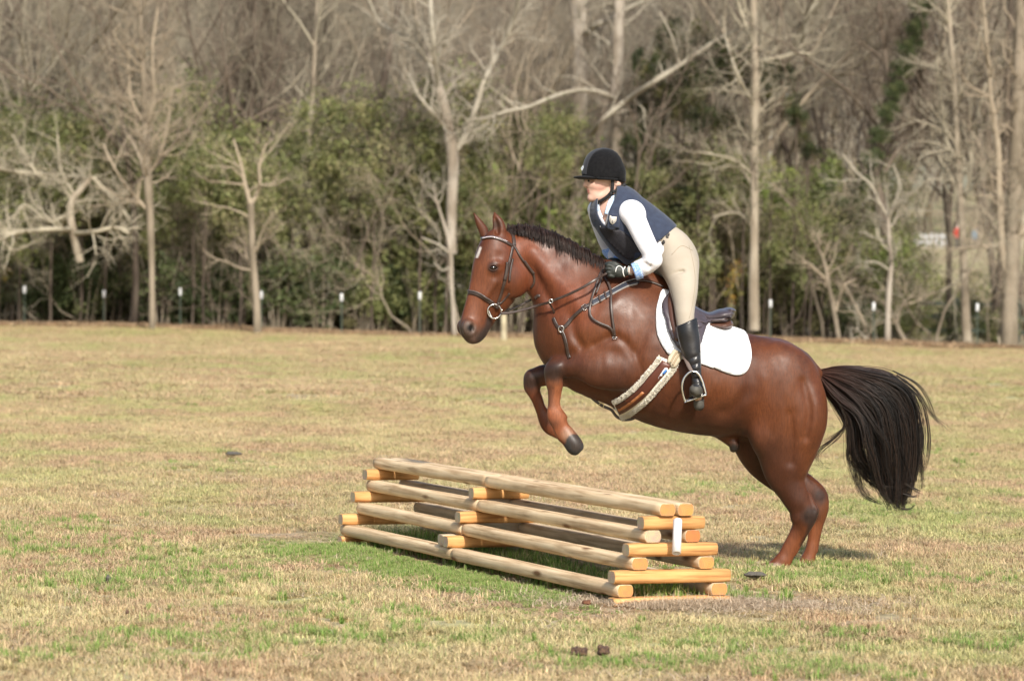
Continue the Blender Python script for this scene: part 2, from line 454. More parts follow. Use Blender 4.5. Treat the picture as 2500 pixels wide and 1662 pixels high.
def ground_mat():
    m = bpy.data.materials.new('dormant_grass_soil'); m.use_nodes = True; t = m.node_tree; b = t.nodes['Principled BSDF']
    b.inputs['Roughness'].default_value = .95; b.inputs['Specular IOR Level'].default_value = .1
    t.links.new(grass_nodes(t, .80), b.inputs['Base Color'])
    n = t.nodes.new('ShaderNodeTexNoise'); n.inputs['Scale'].default_value = 9; n.inputs['Detail'].default_value = 6
    g = t.nodes.new('ShaderNodeNewGeometry'); t.links.new(g.outputs['Position'], n.inputs['Vector'])
    bp = t.nodes.new('ShaderNodeBump'); bp.inputs['Strength'].default_value = .8; bp.inputs['Distance'].default_value = .06
    t.links.new(n.outputs[0], bp.inputs['Height']); t.links.new(bp.outputs[0], b.inputs['Normal']); return m
def blade_mat(name, mul=1.0, tint=None):
    m = bpy.data.materials.new(name); m.use_nodes = True; t = m.node_tree; b = t.nodes['Principled BSDF']
    b.inputs['Roughness'].default_value = .6; b.inputs['Specular IOR Level'].default_value = .25
    a = t.nodes.new('ShaderNodeAttribute'); a.attribute_name = 'Col'
    if tint is None:
        c = grass_nodes(t, mul); mx = t.nodes.new('ShaderNodeMix'); mx.data_type = 'RGBA'; mx.blend_type = 'MULTIPLY'; mx.inputs[0].default_value = 1
        t.links.new(c, mx.inputs[6]); t.links.new(a.outputs['Color'], mx.inputs[7]); t.links.new(mx.outputs[2], b.inputs['Base Color'])
    else: t.links.new(a.outputs['Color'], b.inputs['Base Color'])
    tr = t.nodes.new('ShaderNodeBsdfTranslucent'); ms = t.nodes.new('ShaderNodeMixShader'); ms.inputs[0].default_value = .25
    src = b.inputs['Base Color'].links[0].from_socket; t.links.new(src, tr.inputs[0])
    t.links.new(b.outputs[0], ms.inputs[1]); t.links.new(tr.outputs[0], ms.inputs[2]); t.links.new(ms.outputs[0], t.nodes['Material Output'].inputs[0]); return m
ground = link_mesh('field', gm, ground_mat()); tag(ground, kind='structure')

# ---- scattering: one object, geometry nodes put copies of a source mesh on its points
src_col = bpy.data.collections.new('sources')
def scatter(name, src_objs, pts, rot, scl, label=None, kind='stuff', seed=0, tilt=None):
    me = bpy.data.meshes.new(name); me.from_pydata([tuple(p) for p in pts], [], [])
    a = me.attributes.new('rz', 'FLOAT_VECTOR', 'POINT'); R_ = np.zeros((len(pts), 3), np.float32); R_[:, 2] = rot
    if tilt is not None: R_[:, 0] = tilt[0]; R_[:, 1] = tilt[1]
    a.data.foreach_set('vector', R_.ravel())
    a = me.attributes.new('sc', 'FLOAT_VECTOR', 'POINT'); S3 = np.asarray(scl, np.float32); S3 = np.repeat(S3[:, None], 3, 1) if S3.ndim == 1 else S3; a.data.foreach_set('vector', S3.ravel())
    a = me.attributes.new('pick', 'INT', 'POINT'); a.data.foreach_set('value', np.random.default_rng(seed).integers(0, len(src_objs), len(pts)).astype(np.int32))
    o = bpy.data.objects.new(name, me); S.collection.objects.link(o)
    ng = bpy.data.node_groups.new(name, 'GeometryNodeTree')
    ng.interface.new_socket('Geometry', in_out='INPUT', socket_type='NodeSocketGeometry'); ng.interface.new_socket('Geometry', in_out='OUTPUT', socket_type='NodeSocketGeometry')
    N, Lk = ng.nodes, ng.links.new
    gi, go = N.new('NodeGroupInput'), N.new('NodeGroupOutput'); jn = N.new('GeometryNodeJoinGeometry')
    def na(nm, ty):
        n = N.new('GeometryNodeInputNamedAttribute'); n.data_type = ty; n.inputs['Name'].default_value = nm
        return [s_ for s_ in n.outputs if s_.enabled and s_.name == 'Attribute'][0]
    pk, rz, sc = na('pick', 'INT'), na('rz', 'FLOAT_VECTOR'), na('sc', 'FLOAT_VECTOR')
    for i, so in enumerate(src_objs):
        oi = N.new('GeometryNodeObjectInfo'); oi.inputs['Object'].default_value = so; oi.transform_space = 'ORIGINAL'; oi.inputs['As Instance'].default_value = True
        cp = N.new('FunctionNodeCompare'); cp.data_type = 'INT'; cp.operation = 'EQUAL'
        ins = [s_ for s_ in cp.inputs if s_.enabled]; Lk(pk, ins[0]); ins[1].default_value = i
        ip = N.new('GeometryNodeInstanceOnPoints'); Lk(gi.outputs[0], ip.inputs['Points']); Lk(cp.outputs[0], ip.inputs['Selection'])
        Lk(oi.outputs['Geometry'], ip.inputs['Instance']); Lk(rz, ip.inputs['Rotation']); Lk(sc, ip.inputs['Scale']); Lk(ip.outputs[0], jn.inputs[0])
    Lk(jn.outputs[0], go.inputs[0])
    md = o.modifiers.new('scatter', 'NODES'); md.node_group = ng
    tag(o, label=label, kind=kind); return o
def source(name, me, m):
    if m is not None and not me.materials: me.materials.append(m)
    o = bpy.data.objects.new(name, me); src_col.objects.link(o); return o

def blades(n, area, hgt, rngb, wid=.0035, fall=.5, cols=None, clump=0, seg=3, bend=.7):
    V, Q, C = [], [], []; k = 0
    cl = rngb.uniform(-area, area, (max(clump, 1), 2))
    for i in range(n):
        if clump: b0 = cl[rngb.integers(clump)] + rngb.normal(0, area * .09, 2)
        else: b0 = rngb.uniform(-area, area, 2)
        az = rngb.random() * 2 * PI; d = np.array([math.cos(az), math.sin(az)]); sd = np.array([-d[1], d[0]])
        h = hgt * (.45 + .75 * rngb.random()); lying = rngb.random() < fall
        b_ = (bend * (1.0 + rngb.random()) if lying else bend * .5 * rngb.random())
        w_ = wid * (.6 + .8 * rngb.random()); L_ = h * (1.3 if lying else 1)
        col = cols(lying, rngb)
        for j in range(seg + 1):
            f = j / seg; ang = min(b_ * f * 1.1, 1.45); x = L_ * f * math.sin(ang); z = L_ * f * math.cos(ang * .92)
            ww = w_ * (1 - f) ** .6 if j < seg else 0.0003
            c0 = b0 + d * x
            V.append((c0[0] - sd[0] * ww, c0[1] - sd[1] * ww, z - .004)); V.append((c0[0] + sd[0] * ww, c0[1] + sd[1] * ww, z - .004)); C.append(col); C.append(col)
            if j < seg: Q.append((k + 2 * j, k + 2 * j + 1, k + 2 * j + 3, k + 2 * j + 2))
        k += 2 * (seg + 1)
    return V, Q, C
def tuft(name, m, *a, **k):
    V, Q, C = blades(*a, **k); me = np_mesh(name, V, Q, True); vcol(me, C); return source(name, me, m)
rg = np.random.default_rng(11)
def cmix(lying, r):
    v = .72 + .6 * r.random()
    if lying: return (v * 1.12, v * 1.02, v * .95)
    return (v * .9, v * 1.05, v * .8) if r.random() < .6 else (v * 1.15, v * 1.05, v)
def cgreen(lying, r):
    v = .65 + .7 * r.random(); return (.225 * v, .355 * v, .080 * v) if r.random() < .66 else (.46 * v, .42 * v, .21 * v)
def cstraw(lying, r):
    v = .75 + .4 * r.random(); return (.62 * v, .50 * v, .36 * v)
M_bl = blade_mat('grass_blades', 1.12); M_bg = blade_mat('green_blades', 1, 1)
tiles = [tuft('grass_tile', M_bl, 820, .26, .047, np.random.default_rng(20 + i), wid=.0026, fall=.85, cols=cmix, clump=[0, 26, 14, 0, 18][i]) for i in range(5)]
greens = [tuft('green_tuft', M_bg, 150, .11, .085, np.random.default_rng(40 + i), wid=.0036, fall=.3, cols=cgreen, clump=[0, 5, 3][i]) for i in range(3)]
straws = [tuft('straw_tuft', M_bg, 42, .16, .10, np.random.default_rng(50 + i), wid=.0022, fall=.9, cols=cstraw, bend=1.1) for i in range(3)]
def frust(y0, y1, sp, ovl=1.12):
    out = []; y = y0
    while y < y1:
        hw = .158 * y * ovl + .4; xs_ = np.arange(-hw, hw, sp); out.append(np.stack([xs_, np.full(len(xs_), y)], 1)); y += sp
    p = np.concatenate(out); return p + rg.uniform(-.5, .5, p.shape) * sp
p = frust(12.6, 44, .31); z = terr(p[:, 0], p[:, 1])
_J = np.array([.889, 17.68]); _U = np.array([-.394, .919]); _U /= np.linalg.norm(_U); _W = np.array([_U[1], -_U[0]])
_s, _t = (p - _J) @ _U, (p - _J) @ _W; nearj = (_s > -.7) & (_s < 5.0) & (np.abs(_t) < 1.05)
scatter('grass', tiles, np.column_stack([p, z]), rg.random(len(p)) * 6.28, np.column_stack([.75 + .55 * rg.random(len(p)) ** 2] * 2 + [np.where(nearj, .22, .75 + .55 * rg.random(len(p)) ** 2)]), 'short dormant tan and green grass of the near field', seed=1)
p = frust(44, 102, .72); p = p[p[:, 1] < edge_y(p[:, 0]) + .5]; z = terr(p[:, 0], p[:, 1])
scatter('far_grass', tiles, np.column_stack([p, z]), rg.random(len(p)) * 6.28, np.column_stack([1.7 + .5 * rg.random(len(p))] * 2 + [1.0 + .5 * rg.random(len(p))]), 'pale dormant grass of the far field', seed=2)

# green and brown places seen in the field (pixel spots turned into ground places)
def gnd(px, py):
    d = ray(px, py); t_ = -CAM_H / d.z; q = CAM_P + d * t_; return np.array([q.x, q.y])
G = []; ST_ = []
for (px, py, n, sx, sy) in ((150, 1340, 160, 1.0, 1.2), (700, 1440, 90, 1.2, .6), (450, 1560, 90, 1.0, .4), (1250, 1560, 70, 1.0, .3), (2200, 1560, 90, 1.2, .4), (90, 1290, 60, .35, .9), (220, 1420, 90, .7, .8), (420, 1400, 60, .5, .6), (1100, 1390, 160, .9, .7), (1240, 1410, 150, .7, .6), (980, 1345, 120, .8, .8), (760, 1370, 60, .5, .6),
                            (1380, 1460, 60, .45, .35), (1900, 1410, 130, .55, .6), (2060, 1400, 60, .5, .7), (1810, 1205, 45, .4, 1.0), (2300, 1110, 40, .4, 1.2), (1150, 930, 50, 1, 3), (1860, 1190, 30, .3, .7),
                            (1500, 1625, 40, .3, .3), (2010, 1640, 60, .3, .25), (1700, 1620, 60, .5, .3), (2200, 1250, 60, .6, 1), (300, 1600, 60, .6, .3), (620, 1560, 30, .3, .3), (2330, 1420, 50, .6, .6),
                            (550, 1130, 40, .7, 1.5), (400, 980, 40, 1, 3), (900, 1500, 40, .6, .4), (2450, 1180, 40, .5, 1.5), (1270, 1480, 50, .5, .3), (1340, 1500, 30, .4, .3)):
    c = gnd(px, py); G.append(c + rg.normal(0, 1, (n, 2)) * np.array([sx, sy]) * .75)
G = np.concatenate(G); z = terr(G[:, 0], G[:, 1])
scatter('green_grass', greens, np.column_stack([G, z]), rg.random(len(G)) * 6.28, np.where((np.abs((G - _J) @ _W + .2) < 1.3) & ((G - _J) @ _U > -.6) & ((G - _J) @ _U < 4.8), .14 + .2 * rg.random(len(G)) ** 2, .26 + .45 * rg.random(len(G)) ** 1.8), 'fresh green grass growing in patches of the field', seed=3)
p = frust(12.8, 30, .55); p = p[rg.random(len(p)) < .42]
c = gnd(1760, 1480); p = np.concatenate([p, c + rg.normal(0, 1, (130, 2)) * np.array([.5, .22]), gnd(1620, 1470) + rg.normal(0, 1, (60, 2)) * np.array([.25, .12])])
scatter('straw', straws, np.column_stack([p, terr(p[:, 0], p[:, 1]) + .012]), rg.random(len(p)) * 6.28, np.column_stack([.5 + .8 * rg.random(len(p))] * 2 + [.25 + .35 * rg.random(len(p))]), 'dry straw lying on the field', seed=4)

# ================================================================ LOG JUMP
jump = empty('log_jump', (.35, 19, 0), 'open stepped jump of pale round rails on short orange cross timbers', 'log jump')
J0 = np.array([.889, 17.68]); U = np.array([-.394, .919]); U /= np.linalg.norm(U); W = np.array([U[1], -U[0]])
LEN = 4.264; TH, TW, Z0 = .0716, .103, .045
def wood_mat(name, c1, c2, c3, rough=.8):
    m = bpy.data.materials.new(name); m.use_nodes = True; t = m.node_tree; N = t.nodes; Lk = t.links.new; b = N['Principled BSDF']; b.inputs['Roughness'].default_value = rough; b.inputs['Specular IOR Level'].default_value = .2
    tc = N.new('ShaderNodeTexCoord'); oi = N.new('ShaderNodeObjectInfo')
    ad = N.new('ShaderNodeVectorMath'); ad.operation = 'ADD'; cx = N.new('ShaderNodeCombineXYZ'); mu = N.new('ShaderNodeMath'); mu.operation = 'MULTIPLY'; mu.inputs[1].default_value = 40
    Lk(oi.outputs['Random'], mu.inputs[0]); Lk(mu.outputs[0], cx.inputs[0]); Lk(mu.outputs[0], cx.inputs[1]); Lk(tc.outputs['Object'], ad.inputs[0]); Lk(cx.outputs[0], ad.inputs[1])
    mp = N.new('ShaderNodeMapping'); mp.inputs['Scale'].default_value = (1.3, 26, 26); Lk(ad.outputs[0], mp.inputs[0])
    n = N.new('ShaderNodeTexNoise'); n.inputs['Scale'].default_value = 1.6; n.inputs['Detail'].default_value = 7; n.inputs['Distortion'].default_value = .5; Lk(mp.outputs[0], n.inputs['Vector'])
    cr = N.new('ShaderNodeValToRGB'); e = cr.color_ramp.elements; e[0].position = .33; e[0].color = c1; e[1].position = .72; e[1].color = c3; k = e.new(.52); k.color = c2; Lk(n.outputs[0], cr.inputs[0])
    n2 = N.new('ShaderNodeTexNoise'); n2.inputs['Scale'].default_value = 3.2; n2.inputs['Detail'].default_value = 4; Lk(ad.outputs[0], n2.inputs['Vector'])
    mr = N.new('ShaderNodeMapRange'); mr.inputs[1].default_value = .42; mr.inputs[2].default_value = .7; Lk(n2.outputs[0], mr.inputs[0])
    mx = N.new('ShaderNodeMix'); mx.data_type = 'RGBA'; mx.blend_type = 'MULTIPLY'; Lk(mr.outputs[0], mx.inputs[0]); Lk(cr.outputs[0], mx.inputs[6]); mx.inputs[7].default_value = (.80, .76, .73, 1)
    # knots
    vo = N.new('ShaderNodeTexVoronoi'); vo.inputs['Scale'].default_value = 1.0; m3 = N.new('ShaderNodeMapping'); m3.inputs['Scale'].default_value = (2.6, 9, 9); Lk(ad.outputs[0], m3.inputs[0]); Lk(m3.outputs[0], vo.inputs['Vector'])
    kr = N.new('ShaderNodeMapRange'); kr.inputs[1].default_value = .08; kr.inputs[2].default_value = .20; kr.inputs[3].default_value = 1; kr.inputs[4].default_value = 0; Lk(vo.outputs['Distance'], kr.inputs[0])
    m4 = N.new('ShaderNodeMix'); m4.data_type = 'RGBA'; Lk(kr.outputs[0], m4.inputs[0]); Lk(mx.outputs[2], m4.inputs[6]); m4.inputs[7].default_value = (c1[0] * .45, c1[1] * .35, c1[2] * .3, 1)
    Lk(m4.outputs[2], b.inputs['Base Color'])
    bp = N.new('ShaderNodeBump'); bp.inputs['Strength'].default_value = .5; bp.inputs['Distance'].default_value = .004; Lk(n.outputs[0], bp.inputs['Height']); Lk(bp.outputs[0], b.inputs['Normal'])
    return m
def end_mat(name, c1, c2):
    m = bpy.data.materials.new(name); m.use_nodes = True; t = m.node_tree; N = t.nodes; Lk = t.links.new; b = N['Principled BSDF']; b.inputs['Roughness'].default_value = .85
    tc = N.new('ShaderNodeTexCoord'); mp = N.new('ShaderNodeMapping'); mp.inputs['Scale'].default_value = (0, 1, 1); mp.inputs['Location'].default_value = (0, .012, .006); Lk(tc.outputs['Object'], mp.inputs[0])
    wv = N.new('ShaderNodeTexWave'); wv.wave_type = 'RINGS'; wv.rings_direction = 'X'; wv.inputs['Scale'].default_value = 32; wv.inputs['Distortion'].default_value = 1.6; wv.inputs['Detail'].default_value = 2; Lk(mp.outputs[0], wv.inputs['Vector'])
    n = N.new('ShaderNodeTexNoise'); n.inputs['Scale'].default_value = 30; Lk(tc.outputs['Object'], n.inputs['Vector'])
    mx = N.new('ShaderNodeMix'); mx.data_type = 'RGBA'; Lk(wv.outputs['Fac'], mx.inputs[0]); mx.inputs[6].default_value = c1; mx.inputs[7].default_value = c2
    m2 = N.new('ShaderNodeMix'); m2.data_type = 'RGBA'; m2.blend_type = 'MULTIPLY'; m2.inputs[0].default_value = .6; Lk(mx.outputs[2], m2.inputs[6]); Lk(n.outputs['Color'], m2.inputs[7])
    m3 = N.new('ShaderNodeMix'); m3.data_type = 'RGBA'; m3.blend_type = 'ADD'; m3.inputs[0].default_value = .25; Lk(m2.outputs[2], m3.inputs[6]); m3.inputs[7].default_value = c1; Lk(m3.outputs[2], b.inputs['Base Color']); return m
M_rail = wood_mat('weathered_rail', (.44, .30, .17, 1), (.72, .545, .34, 1), (.80, .64, .43, 1))
M_raild = wood_mat('grey_rail', (.42, .31, .20, 1), (.62, .485, .33, 1), (.70, .56, .40, 1))
M_cross = wood_mat('orange_timber', (.36, .165, .06, 1), (.66, .355, .135, 1), (.74, .45, .205, 1), .75)
M_end = end_mat('orange_end_grain', (.62, .30, .10, 1), (.40, .17, .055, 1)); M_endp = end_mat('pale_end_grain', (.52, .42, .29, 1), (.36, .27, .17, 1)); M_endr = end_mat('red_end_grain', (.55, .22, .07, 1), (.34, .11, .03, 1))
jr = np.random.default_rng(3)
def timber(name, c0, c1, zc, m, mend, mend2=None, th=TH, tw=TW, knots=4):
    """a rounded timber, flat on top and below, lying along its own x axis"""
    c0, c1 = np.array(c0, float), np.array(c1, float); L_ = np.linalg.norm(c1 - c0); n = max(4, int(L_ / .06)); K = 20
    V = []; ph = jr.random(6) * 6
    for i in range(n + 1):
        x = -L_ / 2 + L_ * i / n; e = 1 - .07 * (i in (0, n)); ca = 0
        wob = .0018 * math.sin(x * 7 + ph[0]) + .0012 * math.sin(x * 17 + ph[1]); wy = .003 * math.sin(x * 1.7 + ph[2]) + .002 * math.sin(x * 5 + ph[3])
        if i in (0, n): x += (.006 if i == 0 else -.006) * 0
        for k in range(K):
            a = 2 * PI * (k + .5) / K; cy, sz = math.cos(a), math.sin(a)
            yy = (tw / 2 + wob) * np.sign(cy) * abs(cy) ** .92; zz_ = max(-th / 2, min(th / 2, (tw / 2) * sz * .98)); zz_ = np.sign(zz_) * min(abs(zz_), th / 2 - .0012 * abs(cy) * 2)
            V.append((x, yy * e + wy, zz_ * e))
    F = []; 
    for i in range(n):
        for k in range(K): F.append((i * K + k, i * K + (k + 1) % K, (i + 1) * K + (k + 1) % K, (i + 1) * K + k))
    # bevelled sawn ends
    for side, i in ((0, 0), (1, n)):
        base = i * K; s0 = len(V); xe = V[base][0] + (-.003 if side == 0 else .003)
        for k in range(K): v = V[base + k]; V.append((xe, v[1] * .95, v[2] * .95))
        for k in range(K):
            q = (base + k, base + (k + 1) % K, s0 + (k + 1) % K, s0 + k); F.append(q if side else q[::-1])
        F.append(tuple(s0 + k for k in range(K)) if side else tuple(s0 + k for k in range(K))[::-1])
    me = raw_mesh(name, V, F, False); me.materials.append(m); me.materials.append(mend); me.materials.append(mend2 or mend)
    nf = len(me.polygons); sm = [True] * nf
    bm = bmesh.new(); bm.from_mesh(me); bmesh.ops.recalc_face_normals(bm, faces=bm.faces); bm.to_mesh(me); bm.free()
    for p_ in me.polygons:
        p_.use_smooth = len(p_.vertices) == 4 and abs(p_.normal.x) < .5
        if abs(p_.normal.x) > .8: p_.material_index = 1 if p_.center.x < 0 else 2
    o = bpy.data.objects.new(name, me); S.collection.objects.link(o); o.parent = jump; o.matrix_parent_inverse = Matrix.Identity(4)
    c = (c0 + c1) / 2; o.location = (c[0] - jump.location.x, c[1] - jump.location.y, zc); d = c1 - c0; o.rotation_euler = (0, 0, math.atan2(d[1], d[0])); return o
def lvl(k): return Z0 + TH * (k + .5)      # k = 0 bottom rail, 1 cross, 2 rail, 3 cross, 4 rail, 5 cross, 6 top rails
def at(s_, t_): return J0 + U * s_ + W * t_
widths = {-1: .66, 0: .66, 1: .655, 2: .50, 3: .495, 4: .335, 5: .33}
JT = .565 * LEN * .985
# near half rails are longer, far half a little shorter
JOIN = 2.41
off = -.02
for k in (0, 2, 4, 6):
    hw = (.103 / 2 + .002) if k == 6 else widths[k] / 2 - TW / 2
    ins = {0: .02, 2: .015, 4: .025, 6: -.005}[k]
    for side in (-1, 1):
        m = M_rail if side < 0 or k == 6 else M_raild
        me_ = {0: M_end, 2: M_end, 4: M_endp if side < 0 else M_endr, 6: M_end}[k]
        jo = JOIN + {0: -.03, 2: .02, 4: -.02, 6: .0}[k] + .03 * side
        timber('rail', at(ins, side * hw), at(jo - .004, side * (hw + .002)), lvl(k), m, me_, M_endp)
        timber('rail', at(jo + .004, side * (hw - .001)), at(LEN - {0: 0, 2: .08, 4: .03, 6: .0}[k], side * hw), lvl(k), m, M_endp, M_endp)
for k in (-1, 1, 3, 5):
    wd = widths[k] / 2 + .012
    for j, s_ in enumerate((.055, JOIN, LEN - .06)):
        if k == -1 and j == 1: continue
        timber('cross_timber', at(s_, -wd), at(s_ + jr.normal(0, .004), wd), lvl(k), M_cross, M_endp, M_endp, tw=TW * (1.0 if j == 0 else .96))
    if k == 1: timber('cross_timber', at(JOIN + .108, -wd + .015), at(JOIN + .108, wd - .04), lvl(k), M_raild, M_endp, M_endp)
# white pipe marker nailed to the near end
mk = empty('pipe_marker', (0, 0, 0), 'short white plastic pipe with slanted ends nailed upright to the near end of the jump', 'marker')
MKD = 17.60; a_, b_2 = P(1654.5, 1271, MKD), P(1651.5, 1350, MKD)
mk.location = b_2
def pipe():
    ax = (a_ - b_2).normalized(); L_ = (a_ - b_2).length; side = Vector((1, 0, 0)); side = (side - ax * side.dot(ax)).normalized(); fr = ax.cross(side) * -1
    V, F = [], []; K = 28; r0, r1 = .0238, .0195
    for end in (0, 1):
        for r_ in (r0, r1):
            for k in range(K):
                t_ = 2 * PI * k / K; s1, f1 = math.cos(t_) * r_, math.sin(t_) * r_
                h = L_ * end + f1 * (.75 if end else .55)
                V.append(b_2 + ax * h + side * s1 - fr * f1 * 0 + (side.cross(ax)) * f1)
    for k in range(K):
        k2 = (k + 1) % K; F += [(k, k2, 2 * K + k2, 2 * K + k), (K + k, 3 * K + k, 3 * K + k2, K + k2), (k, K + k, K + k2, k2), (2 * K + k, 2 * K + k2, 3 * K + k2, 3 * K + k)]
    me = raw_mesh('pipe', V, F, False); bm = bmesh.new(); bm.from_mesh(me); bmesh.ops.recalc_face_normals(bm, faces=bm.faces); bm.to_mesh(me); bm.free()
    for p_ in me.polygons: p_.use_smooth = True
    return link_mesh('pipe', me, mat('white_plastic', (.78, .79, .80, 1), .35), mk)
pipe(); sphere('screw', P(1653, 1277, MKD - .005), .003, M_steel, mk, seg=8)
# long grass growing up inside and along the jump
pp = []; sc_ = []
for i in range(620):
    s_ = .15 + jr.random() * (LEN - .3); t_ = jr.uniform(-.14, .20); pp.append(at(s_, t_)); sc_.append(.5 + .9 * jr.random() ** 2)
for i in range(820):
    s_ = .25 + jr.random() ** .9 * (LEN - .5); t_ = -.40 - abs(jr.normal(0, .26)); pp.append(at(s_, t_)); sc_.append(.17 + .20 * jr.random() + (.22 if jr.random() < .06 else 0) + max(0, -t_ - .75) * .5)
for i in range(120):
    s_ = jr.random() * LEN; t_ = .40 + abs(jr.normal(0, .12)); pp.append(at(s_, t_)); sc_.append(.3 + .6 * jr.random())
pp = np.array(pp); scatter('long_grass', greens, np.column_stack([pp, np.zeros(len(pp))]), jr.random(len(pp)) * 6.28, np.array(sc_), 'bright long green grass growing through and along the jump', seed=6)
pp = np.array([at(-.06 - abs(jr.normal(0, .06)), jr.uniform(-.22, .26)) for _ in range(70)])
scatter('straw_heap', straws, np.column_stack([pp, np.full(len(pp), .01)]), jr.random(len(pp)) * 6.28, .45 + .35 * jr.random(len(pp)), 'dry straw heaped over the lowest timber at the near end of the jump', seed=8)
# ================================================================ CLODS IN THE FIELD
def clod(px, py, w_px, h_px, label, c, n=1, cat='clod'):
    g0 = gnd(px, py); o = empty('dirt_clod', (g0[0], g0[1], 0), label, cat); s = F_PX / g0[1]
    for k in range(n):
        bm = bmesh.new(); bmesh.ops.create_icosphere(bm, subdivisions=3, radius=1.0)
        r_ = np.random.default_rng(int(px) + k); ph = r_.random(9) * 6
        for v in bm.verts:
            f = 1 + .16 * math.sin(v.co.x * 4 + ph[0]) + .13 * math.sin(v.co.y * 5 + ph[1]) + .12 * math.sin(v.co.z * 6 + ph[2]) + .05 * math.sin(v.co.x * 13 + v.co.z * 11 + ph[3])
            v.co = Vector((v.co.x * w_px / s / 2 * f, v.co.y * w_px / s / 2 * f, v.co.z * h_px / s / 2 * f))
        dx = (k - (n - 1) / 2) * w_px / s * .8; bmesh.ops.translate(bm, vec=(g0[0] + dx, g0[1] + r_.normal(0, .02), h_px / s * (.42 - .1 * k) + .036), verts=bm.verts)
        me = bpy.data.meshes.new('lump'); bm.to_mesh(me); bm.free()
        for p_ in me.polygons: p_.use_smooth = True
        link_mesh('lump', me, c, o)
M_clod = mat('dark_clod', (.060, .035, .028, 1), .9, noise=(60, (.16, .095, .055, 1), .4, .65), bump=(80, 1, .012)); M_clodg = mat('grey_clod', (.10, .09, .075, 1), .9, bump=(60, 1, .01))
clod(1413, 1618, 22, 24, 'dark round clod of dung in the front grass, left one of the pair', M_clod, 2)
clod(1472, 1618, 27, 26, 'dark square clod of dung in the front grass, right one of the pair', M_clod, 1)
clod(310, 1516, 9, 11, 'tiny dark clod in the grass near the lower left', M_clod)
clod(263, 1434, 13, 16, 'small grey clod on the green patch at the left', M_clodg)
clod(1842, 1422, 44, 14, 'grey flat stone in the grass right of the jump', M_clodg, 1, 'stone')
clod(570, 1120, 34, 9, 'flat grey clod in the middle of the left field', M_clodg)
clod(1432, 1492, 20, 12, 'curled brown dead leaf in front of the near end of the jump', mat('dead_leaf', (.14, .055, .025, 1), .8), 1, 'leaf')
# ================================================================ WOODS
tr = np.random.default_rng(77)
def grow(T, p, d, L_, r, lvl, maxl, rg_, up=.25, curl=.22, kids=None, thin=.5, tipr=.35):
    n = 8 if lvl == 0 else (6 if lvl == 1 else (5 if lvl == 2 else 4))
    pts = [np.array(p, float)]; d = np.array(d, float); d /= np.linalg.norm(d); dirs = [d]
    for i in range(n):
        d = d + rg_.normal(0, curl / math.sqrt(n) * 1.6, 3) + np.array([0, 0, up / n]); d /= np.linalg.norm(d)
        pts.append(pts[-1] + d * L_ / n); dirs.append(d)
    rad = r * (1 - (1 - tipr) * np.linspace(0, 1, n + 1))
    T[0 if lvl == 0 else 1].add(pts, rad, [9, 6, 5, 4, 3, 3][lvl])
    if lvl >= maxl: return
    k = kids[lvl]
    for j in range(k):
        f = rg_.uniform(.28 if lvl else .35, 1.0); i = min(int(f * n), n - 1); q = pts[i] + (pts[i + 1] - pts[i]) * (f * n - i)
        a = rg_.uniform(.45, 1.05); b = rg_.random() * 6.283; dd = dirs[i + 1]
        s1 = np.cross(dd, [.3, .2, .9]); s1 /= np.linalg.norm(s1); s2 = np.cross(dd, s1)
        nd = dd * math.cos(a) + (s1 * math.cos(b) + s2 * math.sin(b)) * math.sin(a)
        grow(T, q, nd, L_ * rg_.uniform(.38, .66) * (1.15 - .45 * f), max(rad[i] * rg_.uniform(.4, .62), .0035), lvl + 1, maxl, rg_, up=.35, curl=curl * 1.15, kids=kids)
def bark(name, c1, c2, sc=3.0):
    return mat(name, c1, .9, spec=.15, noise=(sc, c2, .42, .6), bump=(9, .8, .03), stretch=(1, 1, .3))
M_bk = [bark('grey_bark', (.26, .215, .16, 1), (.36, .31, .24, 1)), bark('pale_bark', (.38, .335, .28, 1), (.24, .20, .155, 1)), bark('dark_bark', (.085, .066, .052, 1), (.14, .113, .088, 1)), bark('brown_bark', (.27, .225, .17, 1), (.175, .145, .105, 1))]
M_tw = [mat('grey_twigs', (.37, .33, .25, 1), .9, spec=.1), mat('pale_twigs', (.36, .325, .26, 1), .9, spec=.1), mat('dark_twigs', (.17, .135, .105, 1), .9, spec=.1), mat('brown_twigs', (.35, .29, .215, 1), .9, spec=.1)]
def variant(seed, H, r, kids, up=.2, curl=.2, lean=0.0, maxl=4):
    rg_ = np.random.default_rng(seed); T = (Tubes(), Tubes()); 
    grow(T, (0, 0, -.2), (lean, rg_.normal(0, .03), 1), H, r, 0, maxl, rg_, up=up, curl=curl, kids=kids, tipr=.15)
    return T[0].mesh('trunk'), T[1].mesh('crown')
VAR = [variant(1, 15, .17, (13, 7, 5, 4), curl=.16), variant(2, 13, .13, (15, 7, 5, 3), curl=.22), variant(3, 16, .21, (11, 8, 5, 4), curl=.13), variant(4, 10, .08, (16, 6, 4, 3), curl=.3),
       variant(5, 12, .10, (18, 6, 5, 3), curl=.2), variant(6, 14, .15, (14, 8, 5, 3), curl=.28), variant(7, 5.5, .045, (12, 6, 4, 0), curl=.35, maxl=3), variant(8, 4.2, .035, (14, 6, 4, 0), curl=.45, maxl=3)]
_mc = {}
def vmesh(i, part, mi):
    k = (i, part, mi)
    if k not in _mc:
        me = VAR[i][part].copy(); me.materials.clear(); me.materials.append((M_bk if part == 0 else M_tw)[mi]); _mc[k] = me
    return _mc[k]
